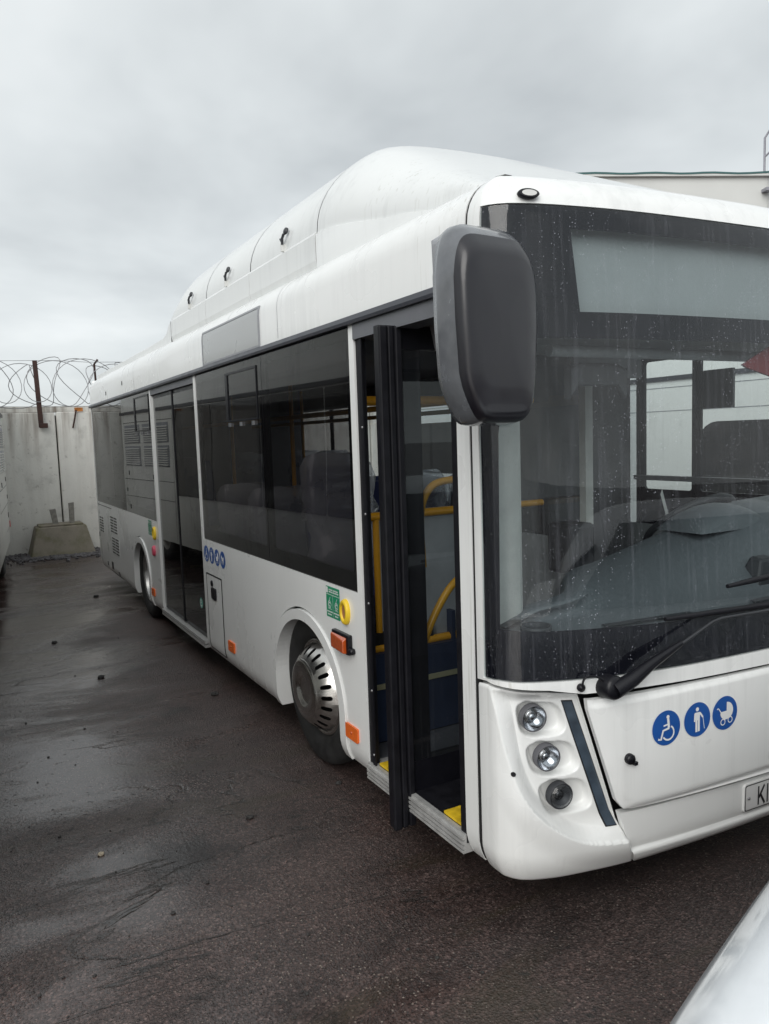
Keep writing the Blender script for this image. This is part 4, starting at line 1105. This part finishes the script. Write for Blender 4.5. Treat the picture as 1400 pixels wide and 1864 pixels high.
subp('partition_pane', MB().add([(1.27, .80, 1.20), (1.27, 1.58, 1.20), (1.27, 1.58, 2.1), (1.27, .80, 2.1)], [(0, 1, 2, 3)]), 'glass_clear', cp_)
subp('partition_post', MB().box(1.245, 1.295, .755, .80, .27, 2.24).box(1.245, 1.295, 1.57, 1.61, .27, 2.24), 'interior_white', cp_)
part('ticket_machine', MB().box(1.02, 1.18, .62, .80, 1.05, 1.30).box(1.07, 1.12, .68, .74, .27, 1.05), 'dash_dark', bevel=.02)
part('route_card', MB().hexa([(1.50, .50, 1.42), (1.58, .50, 1.20), (1.66, .56, 1.22), (1.58, .56, 1.44), (1.502, .503, 1.424), (1.582, .503, 1.204), (1.662, .563, 1.224), (1.582, .563, 1.444)]), 'paper')
part('door_post', MB().box(.055, .225, .0, .085, .27, 2.24), 'pillar_grey', bevel=.02)
part('sun_blind', MB().tube([(.30, -.06, 2.04), (2.25, -.06, 2.04)], .022, 10).box(.75, 1.15, .30, .33, 1.98, 2.07), 'interior_grey')
part('roof_mirror', MB().loft([[(.55 + .30 * a, .10, 1.93 - .05 * b), (.55 + .30 * a, .14, 1.93 - .05 * b), (.55 + .30 * a, .14, 2.02 - .02 * b), (.55 + .30 * a, .10, 2.02 - .02 * b)] for a, b in ((0, 1), (.15, 0), (.85, 0), (1, 1))], smooth=False), 'interior_dark', bevel=.015)
part('pennant', MB().hexa([(1.10, -.245, 1.985), (1.12, -.245, 1.975), (1.12, -.235, 1.975), (1.10, -.235, 1.985), (1.36, -.245, 2.10), (1.46, -.245, 1.90), (1.46, -.235, 1.90), (1.36, -.235, 2.10)]), 'red_cloth')

# ================================================================== other parked buses
def parked_bus(name, label, loc, rotz, length, windows, vents, extra=None, matp='paint_old', height=2.95, wheels=(1.9, 6.6)):
    """local frame: the +X face is the side that shows, y runs from 0 (rear) to -length"""
    t = thing(name, label, 'bus', loc, rotz)
    W_ = 2.45; H = height
    prof = [(0, .30), (.012, .6), (.012, 2.2), (.0, H - .42), (-.03, H - .22), (-.10, H - .08), (-.22, H), (-W_ / 2, H + .05), (-W_ + .22, H), (-W_ + .10, H - .08), (-W_ + .03, H - .22), (-W_, H - .42), (-W_ - .012, 2.2), (-W_ - .012, .6), (-W_, .30)]
    def ring(y, sc_):
        cx = -W_ / 2
        return [(cx + (x - cx) * sc_, y, .30 + (z - .30) * (sc_ * .3 + .7)) for x, z in prof]
    b_ = MB().loft([ring(0, .955), ring(-.05, .985), ring(-.14, 1.0), ring(-length + .3, 1.0), ring(-length + .08, .97), ring(-length, .90)], smooth=False)
    obj('body_shell', b_, matp, t)
    obj('gutter_rail', MB().box(.008, .034, -length + .3, -.12, 2.255, 2.30), 'rail_dark', t)
    obj('underframe', MB().box(-W_ + .3, -.3, -length + .3, -.2, .18, .31), 'black_gap', t)
    mp = lambda y, z, d: (.013 - d, y, z)
    for (a, b, z0, z1, r_) in windows:
        obj('side_window', patch(rect(a, b, z0, z1, r_), [], mp, .012, d0=-.008), 'dead_glass', t)
    for (a, b, z0, z1) in vents:
        gm = obj('vent_grille', patch(rect(a, b, z0, z1, .015), [], mp, .004, d0=-.004), 'grey_trim', t)
        n_ = int((z1 - z0 - .03) / .035)
        for i in range(n_):
            z = z0 + .03 + i * .035
            s_ = obj('vent_slat', MB().hexa([(.018, a + .02, z), (.018, b - .02, z), (.034, b - .02, z - .008), (.034, a + .02, z - .008), (.018, a + .02, z + .012), (.018, b - .02, z + .012), (.034, b - .02, z + .002), (.034, a + .02, z + .002)]), matp, None)
            s_.parent = gm
    for yw in wheels:
        for xs, sg in ((-.02, -1), (-W_ + .02, 1)):
            wm = obj('wheel', MB().lathe([(.26, .03), (.30, 0), (.38, .0), (.42, .03), (.42, .24), (.30, .25)], (xs, -yw, .42), (sg, 0, 0), 32), 'tyre', t)
            s_ = obj('rim', MB().lathe([(.27, .02), (.20, .05), (.10, .0), (.0005, -.01)], (xs, -yw, .42), (sg, 0, 0), 28), 'rim_steel', None); s_.parent = wm
    if extra: extra(t, mp)
    return t
def left_extra(t, mp):
    for (y, z, hw, hh) in ((-.45, 1.30, .012, .035), (-1.75, 1.26, .012, .035), (-.30, 1.02, .01, .03), (-.42, .74, .012, .04)):
        obj('hatch_catch', patch(rect(y - hw, y + hw, z - hh, z + hh), [], mp, .008, d0=-.008), 'black_plastic', t)
    mb = MB()
    for z, a, b in ((1.20, -2.6, -.2), (.92, -2.6, -.2), (.55, -1.2, -.2), (2.12, -2.6, -.2)): patch(rect(a, b, z - .004, z + .004), [], mp, 0, d0=-.002, mb=mb)
    patch(rect(-2.604, -2.596, .35, 2.2), [], mp, 0, d0=-.002, mb=mb)
    obj('panel_joint', mb, 'black_gap', t)
    obj('tail_reflector', patch(rect(-.10, -.04, .52, .62, .01), [], mp, .01, d0=-.008), 'red', t)
parked_bus('parked_bus', 'white bus at the left edge of the picture with stacked louvre panels near its tail', (-.905, 11.55, 0), -math.atan(.086), 11.5,
           [(-a - 1.42, -a, 1.02, 2.24, .03) for a in (2.75, 4.2, 5.65, 7.1, 8.55)],
           [(-1.15, -.30, 1.78, 2.08), (-1.15, -.30, 1.42, 1.74), (-2.45, -1.30, 1.78, 2.08), (-2.45, -1.30, 1.42, 1.74)], left_extra)
def right_extra(t, mp):
    mb = MB()
    for z in (1.93, 2.18): patch(rect(-9, -.2, z - .004, z + .004), [], mp, 0, d0=-.002, mb=mb)
    obj('panel_joint', mb, 'grey_trim', t)
# right-hand neighbour shows its other side (seen only through the windows), so it is turned round
def turned(y): return y
parked_bus('parked_coach', 'white coach standing on the far side of the bus, seen through its windows', (5.2, .95, 0), math.pi, 9.0,
           [(-2.31, -1.20, .90, 1.80, .24), (-8.3, -6.6, 1.15, 1.95, .05)], [], right_extra, 'paint_white', 3.1)

# ================================================================== yard wall, footing, wire
WY = 11.90
wall = thing('concrete_wall', 'whitewashed concrete panel wall behind the buses, rust-streaked along its top', 'wall', (0, WY, 0))
for i in range(-4, 4):
    a = -.055 + 3.0 * i; dy = [.0, .03][i % 2]
    obj('panel', MB().box(a + .010, a + 2.990, dy, dy + .14, -.05, 2.36 + random.uniform(-.015, .02)), 'concrete_wall', wall, bevel=.015)
    obj('joint_filler', MB().box(a - .03, a + .03, .10, .15, .0, 2.30), 'black_gap', wall)
cap_ = obj('coping', MB().box(-12, 12, .20, .36, 2.36, 2.46), 'concrete_wall', wall)
hk = thing('bent_bracket', 'rusty orange bracket on top of the wall right of the post', 'bracket', (.30, WY, 2.36), world=False)
obj('plate', MB().box(-.05, .08, -.02, .02, .0, .065), 'rust_orange', hk)
obj('hook', MB().tube([(-.03, -.02, .02), (-.06, -.06, -.10), (-.10, -.03, -.28)], .014, 6), 'rusty', hk)
def prism(x0, x1, t0, t1, y0, y1, ty0, ty1, z0, z1):
    return MB().hexa([(x0, y0, z0), (x1, y0, z0), (x1, y1, z0), (x0, y1, z0), (t0, ty0, z1), (t1, ty0, z1), (t1, ty1, z1), (t0, ty1, z1)])
ft = thing('wall_footing', 'mossy tapered concrete footing with two stub posts at the foot of the wall', 'footing', (-.12, WY - .30, 0))
obj('block', prism(-.53, .47, -.40, .36, -.36, .28, -.22, .26, -.02, .47), 'concrete_block', ft, bevel=.02)
obj('ledge', MB().box(-.36, .32, -.19, .24, .471, .50), 'concrete_block', ft, bevel=.008)
obj('stub_post', MB().hexa([(-.13, -.05, .50), (-.05, -.05, .50), (-.05, .03, .50), (-.13, .03, .50), (-.17, -.05, .74), (-.08, -.05, .75), (-.08, .03, .75), (-.17, .03, .74)]), 'post_wood', ft)
obj('stub_post', MB().hexa([(.13, -.05, .50), (.20, -.05, .50), (.20, .03, .50), (.13, .03, .50), (.13, -.05, .83), (.21, -.05, .84), (.21, .03, .84), (.13, .03, .83)]), 'post_wood', ft)
ps = thing('fence_post', 'dark rusty steel post bolted to the wall, rising through the wire', 'post', (-.30, WY - .05, 2.1))
obj('angle_iron', MB().hexa([(-.03, -.02, .0), (.045, -.02, .0), (.045, .03, .0), (-.03, .03, .0), (-.055, -.02, 1.10), (.015, -.02, 1.10), (.015, .03, 1.10), (-.055, .03, 1.10)]), 'rusty', ps)
obj('bolt_plate', MB().box(-.02, .11, -.03, .04, -.01, .07), 'rusty', ps, bevel=.01)
st2 = thing('post_stub', 'short dark bent post end at the top of the wire near the bus', 'post', (.62, WY + .02, 2.36))
obj('bar', MB().tube([(.02, 0, 0), (.0, 0, .80), (.06, -.02, .88)], .018, 6), 'rusty', st2)
wr = thing('razor_wire', 'flat coils of thin wire strung along the top of the wall', 'wire', (0, WY, 2.4))
rr = random.Random(3); pts = []
nloop = 22
for q in range(nloop * 28):
    a = 2 * math.pi * q / 28; lp = q / 28
    xx = -4.6 + lp * .40; rad = .385 + .045 * math.sin(lp * 2.3) + .03 * math.sin(lp * 5.1 + 1)
    pts.append((xx + rad * math.cos(a) * (.78 + .16 * math.sin(lp * 3.3)) + .10 * math.sin(2 * a + lp), .05 * math.sin(a * 1.0 + lp), .42 + rad * math.sin(a) + .03 * math.sin(lp * 1.7)))
obj('coil', MB().tube(pts, .0068, 5), 'wire', wr)
pts2 = []
for q in range(16 * 26):
    a = -2 * math.pi * q / 26 + 1.1; lp = q / 26
    xx = -4.5 + lp * .50; rad = .36 + .05 * math.sin(lp * 1.9 + 2)
    pts2.append((xx + rad * math.cos(a), -.06 + .03 * math.sin(a), .44 + rad * math.sin(a)))
obj('coil', MB().tube(pts2, .0062, 5), 'wire', wr)
obj('strand', MB().tube([(-5 + i * .5, .02 * math.sin(i), .80 + .012 * math.sin(i * 2.1)) for i in range(21)], .004, 5), 'wire', wr)
obj('strand', MB().tube([(-5 + i * .5, .02 * math.sin(i), .05 + .012 * math.sin(i * 1.1)) for i in range(21)], .004, 5), 'wire', wr)

# ================================================================== building behind on the right
A_ = Vector((21.9, 21.6)); B_ = Vector((29.6, 18.2)); dr = (B_ - A_).normalized(); nn = Vector((-dr.y, dr.x))
bld = thing('white_building', 'plain white building with green roof edging beyond the bus roof', 'building', (A_.x, A_.y, 0), math.atan2(dr.y, dr.x))
LB = (B_ - A_).length
obj('wall', MB().box(-3, LB + 6, 0, 14, -.05, 11.86), 'building_white', bld)
rows = [[(-3.2 + i * .5, -.18, 12.0 + .05 * math.sin(i * 1.3) * (1 if i > 20 else .4)) for i in range(36)], [(-3.2 + i * .5, -.18, 11.93 + .045 * math.sin(i * 1.3) * (1 if i > 20 else .4)) for i in range(36)]]
obj('roof', MB().box(-3.2, LB + 6.2, -.16, 14.2, 11.861, 11.96), 'building_white', bld)
obj('roof_flashing', MB().grid(rows), 'roof_green', bld)
for i in range(4):
    wv_ = obj('window', MB().box(-2 + i * 4.2, -.4 + i * 4.2, -.03, .02, 2.2, 4.0), 'dead_glass', bld)
lad = thing('roof_ladder', 'grey steel ladder with guard rail at the corner of the white building', 'ladder', (A_.x + dr.x * (LB - 1.25) - nn.x * .35, A_.y + dr.y * (LB - 1.25) - nn.y * .35, 0), math.atan2(dr.y, dr.x))
for x in (0, .85): obj('stile', MB().tube([(x, 0, .0), (x, 0, 13.9)], .055, 8), 'galvanised', lad)
obj('guard_rail', MB().tube([(-.22, .25, 11.95), (-.22, .25, 13.35), (0, .0, 13.8)], .045, 8).tube([(-.22, .25, 12.6), (0, 0, 12.85)], .04, 8), 'galvanised', lad)
for i in range(34): obj('rung', MB().tube([(0, 0, .4 + i * .38), (.85, 0, .4 + i * .38)], .022, 6), 'galvanised', lad)
obj('wall_bracket', MB().box(-.28, .03, -.02, .36, 11.22, 11.34), 'galvanised', lad)

# ================================================================== white car, only its near front corner is in view
car = thing('parked_car', 'corner of a wet white car bonnet close to the camera at lower right', 'car', (-.95, -1.43, 0), R(15.5))
# local: x from the nose (0) to the tail (4.1), y from 0 (side towards the bus) to -1.7
def car_ring(x):
    wn = .14 * max(0, 1 - x / .30) ** 2.2 * 1.4; wt = .14 * max(0, (x - 3.6) / .5) ** 2
    hw = .85 - wn - wt
    zb2 = .24; sh = interp(x, [(0, .66), (.06, .76), (.2, .835), (.6, .885), (1.1, .93), (2.0, .94), (4.1, .90)])
    top = interp(x, [(0, .67), (.06, .785), (.2, .865), (.6, .925), (1.1, .975), (1.75, 1.42), (2.2, 1.47), (3.1, 1.45), (3.75, 1.12), (4.1, .93)])
    tw = interp(x, [(0, .9), (1.1, .88), (1.75, .66), (3.1, .66), (3.75, .74), (4.1, .9)])
    tp = [(hw - .06, zb2), (hw, .42), (hw, sh - .17), (hw - .02, sh - .075), (hw - .085, sh - .015), (hw * tw - .03, sh + (top - sh) * .72), (hw * tw * .75, top - .006), (0, top + .01)]
    full = [(-.85 + y, z) for y, z in tp] + [(-.85 - y, z) for y, z in tp[-2::-1]]
    return [(x, y, z) for y, z in full]
xs_ = [0, .02, .05, .1, .18, .3, .45, .6, .8, 1.0, 1.1, 1.25, 1.5, 1.75, 2.0, 2.4, 2.8, 3.1, 3.4, 3.75, 3.95, 4.1]
cb_ = obj('car_body', MB().loft([car_ring(x) for x in xs_]), 'paint_car', car)
ss_ = cb_.modifiers.new('s', 'SUBSURF'); ss_.levels = 1; ss_.render_levels = 1
def cg(x0, x1, inset):
    r0, r1 = car_ring(x0), car_ring(x1)
    return [Vector(r0[5]), Vector(r0[-6]), Vector(r1[-6]), Vector(r1[5])]
q = cg(1.16, 1.68, 0); obj('front_windscreen', MB().add([p + Vector((-.02, 0, .03)) for p in q], [(0, 1, 2, 3)]), 'dead_glass', car)
for yy in (-.02, -1.68):
    obj('side_glass', MB().add([(1.45, yy - .10 * (1 if yy > -1 else -1), 1.0), (3.3, yy - .10 * (1 if yy > -1 else -1), 1.0), (3.0, yy - .22 * (1 if yy > -1 else -1), 1.38), (1.85, yy - .22 * (1 if yy > -1 else -1), 1.38)], [(0, 1, 2, 3)]), 'dead_glass', car)
    for xw in (.78, 3.3):
        wm = obj('wheel', MB().lathe([(.20, .02), (.24, 0), (.29, 0), (.31, .02), (.31, .20), (.2, .2)], (xw, yy + (.0 if yy > -1 else 0), .31), (0, -1 if yy > -1 else 1, 0), 32), 'tyre', car)
        s_ = obj('rim', MB().lathe([(.20, .015), (.15, .03), (.05, .0), (.0005, .0)], (xw, yy, .31), (0, -1 if yy > -1 else 1, 0), 28), 'rim_steel', None); s_.parent = wm
    obj('headlight', MB().loft([[(.04 + .10 * a, yy - (.16 - .10 * a) * (1 if yy > -1 else -1), .60), (.10 + .16 * a, yy - (.16 - .14 * a) * (1 if yy > -1 else -1), .72)] for a in (0, .5, 1)], caps=False, ringclosed=False), 'lens', car)

# ================================================================== loose stones
def stone_mesh(seed, r, flat=.7):
    bm = bmesh.new(); bmesh.ops.create_icosphere(bm, subdivisions=2, radius=r); rs = random.Random(seed)
    for v in bm.verts: v.co *= 1 + rs.uniform(-.22, .22)
    for v in bm.verts: v.co.z = v.co.z * flat + r * flat * .55; v.co.x *= 1.25
    me = bpy.data.meshes.new('stone'); bm.to_mesh(me); bm.free(); return me
def gpt(px, py):        # ground point of a pixel of the 1400 x 1864 photograph (used once to read off positions)
    d = fwd + r2 * ((px - 700) / 1400) - u2 * ((py - 932) / 1400); t_ = -CAMLOC.z / d.z
    return CAMLOC + d * t_
for nm, lab, (px, py), r_, m_ in (('pebble', 'pale buff pebble lying alone on the wet asphalt at left', (184, 1556), .016, 'stone_pale'),
                                  ('stone', 'blackish lump of asphalt on the ground below the front wheel', (455, 1489), .020, 'stone_dark'),
                                  ('stone', 'small dark stone near the bottom of the picture', (315, 1663), .011, 'stone_dark'),
                                  ('stone', 'dark square stone on the grey patch left of the middle door', (99, 1171), .028, 'stone_dark'),
                                  ('stone', 'dark stone beside the tail of the bus near the rear wheel', (175, 1087), .035, 'stone_dark'),
                                  ('stone', 'reddish dark clod on the ground left of the service hatch', (184, 1234), .028, 'stone_dark'),
                                  ('stone', 'dark clod on the asphalt right in front of the front wheel', (617, 1427), .018, 'stone_dark'),
                                  ('stone', 'dark lump on the ground below the orange side reflector', (391, 1265), .030, 'stone_dark')):
    p = gpt(px, py)
    o_ = obj(nm, stone_mesh(px, r_ * .72), m_); o_.location = (p.x, p.y, 0); tag(o_, lab, 'stone', 'loose stones on the asphalt')
rs = random.Random(11); gb = MB()
for i in range(420):
    x = rs.gauss(-.1, .42); y = WY - .70 - abs(rs.gauss(0, .20)); r_ = rs.uniform(.012, .034)
    bm = bmesh.new(); bmesh.ops.create_icosphere(bm, subdivisions=1, radius=r_)
    for v in bm.verts: v.co *= 1 + rs.uniform(-.3, .3)
    bm.verts.index_update()
    gb.add([(v.co.x + x, v.co.y + y, max(-.005, v.co.z * .8 + r_ * .4)) for v in bm.verts], [[v.index for v in f.verts] for f in bm.faces]); bm.free()
for i in range(900):
    x = rs.uniform(-1.2, 1.4); y = WY - rs.uniform(.02, .75) ; r_ = rs.uniform(.01, .03)
    bm = bmesh.new(); bmesh.ops.create_icosphere(bm, subdivisions=1, radius=r_)
    bm.verts.index_update()
    gb.add([(v.co.x * rs.uniform(.7, 1.3) + x, v.co.y + y, max(-.005, v.co.z * .8 + r_ * .3)) for v in bm.verts], [[v.index for v in f.verts] for f in bm.faces]); bm.free()
gv = obj('gravel', gb, 'gravel'); gv['kind'] = 'stuff'; tag(gv, 'loose dark gravel strewn in front of the wall footing', 'gravel')
cb2 = MB()
for i in range(150):
    px = rs.uniform(0, 1150); py = rs.uniform(1130, 1860); p = gpt(px, py)
    if p.x > -.05: continue
    r_ = rs.choice((.003, .004, .004, .005, .007))
    bm = bmesh.new(); bmesh.ops.create_icosphere(bm, subdivisions=1, radius=r_); bm.verts.index_update()
    cb2.add([(v.co.x * rs.uniform(.6, 1.5) + p.x, v.co.y + p.y, max(-.002, v.co.z * .8 + r_ * .4)) for v in bm.verts], [[v.index for v in f.verts] for f in bm.faces]); bm.free()
cv2 = obj('grit', cb2, 'stone_dark'); cv2['kind'] = 'stuff'; tag(cv2, 'fine dark grit scattered over the asphalt', 'gravel')
for o in bpy.data.objects:
    for k_ in ('_world', '_base'):
        if k_ in o: del o[k_]
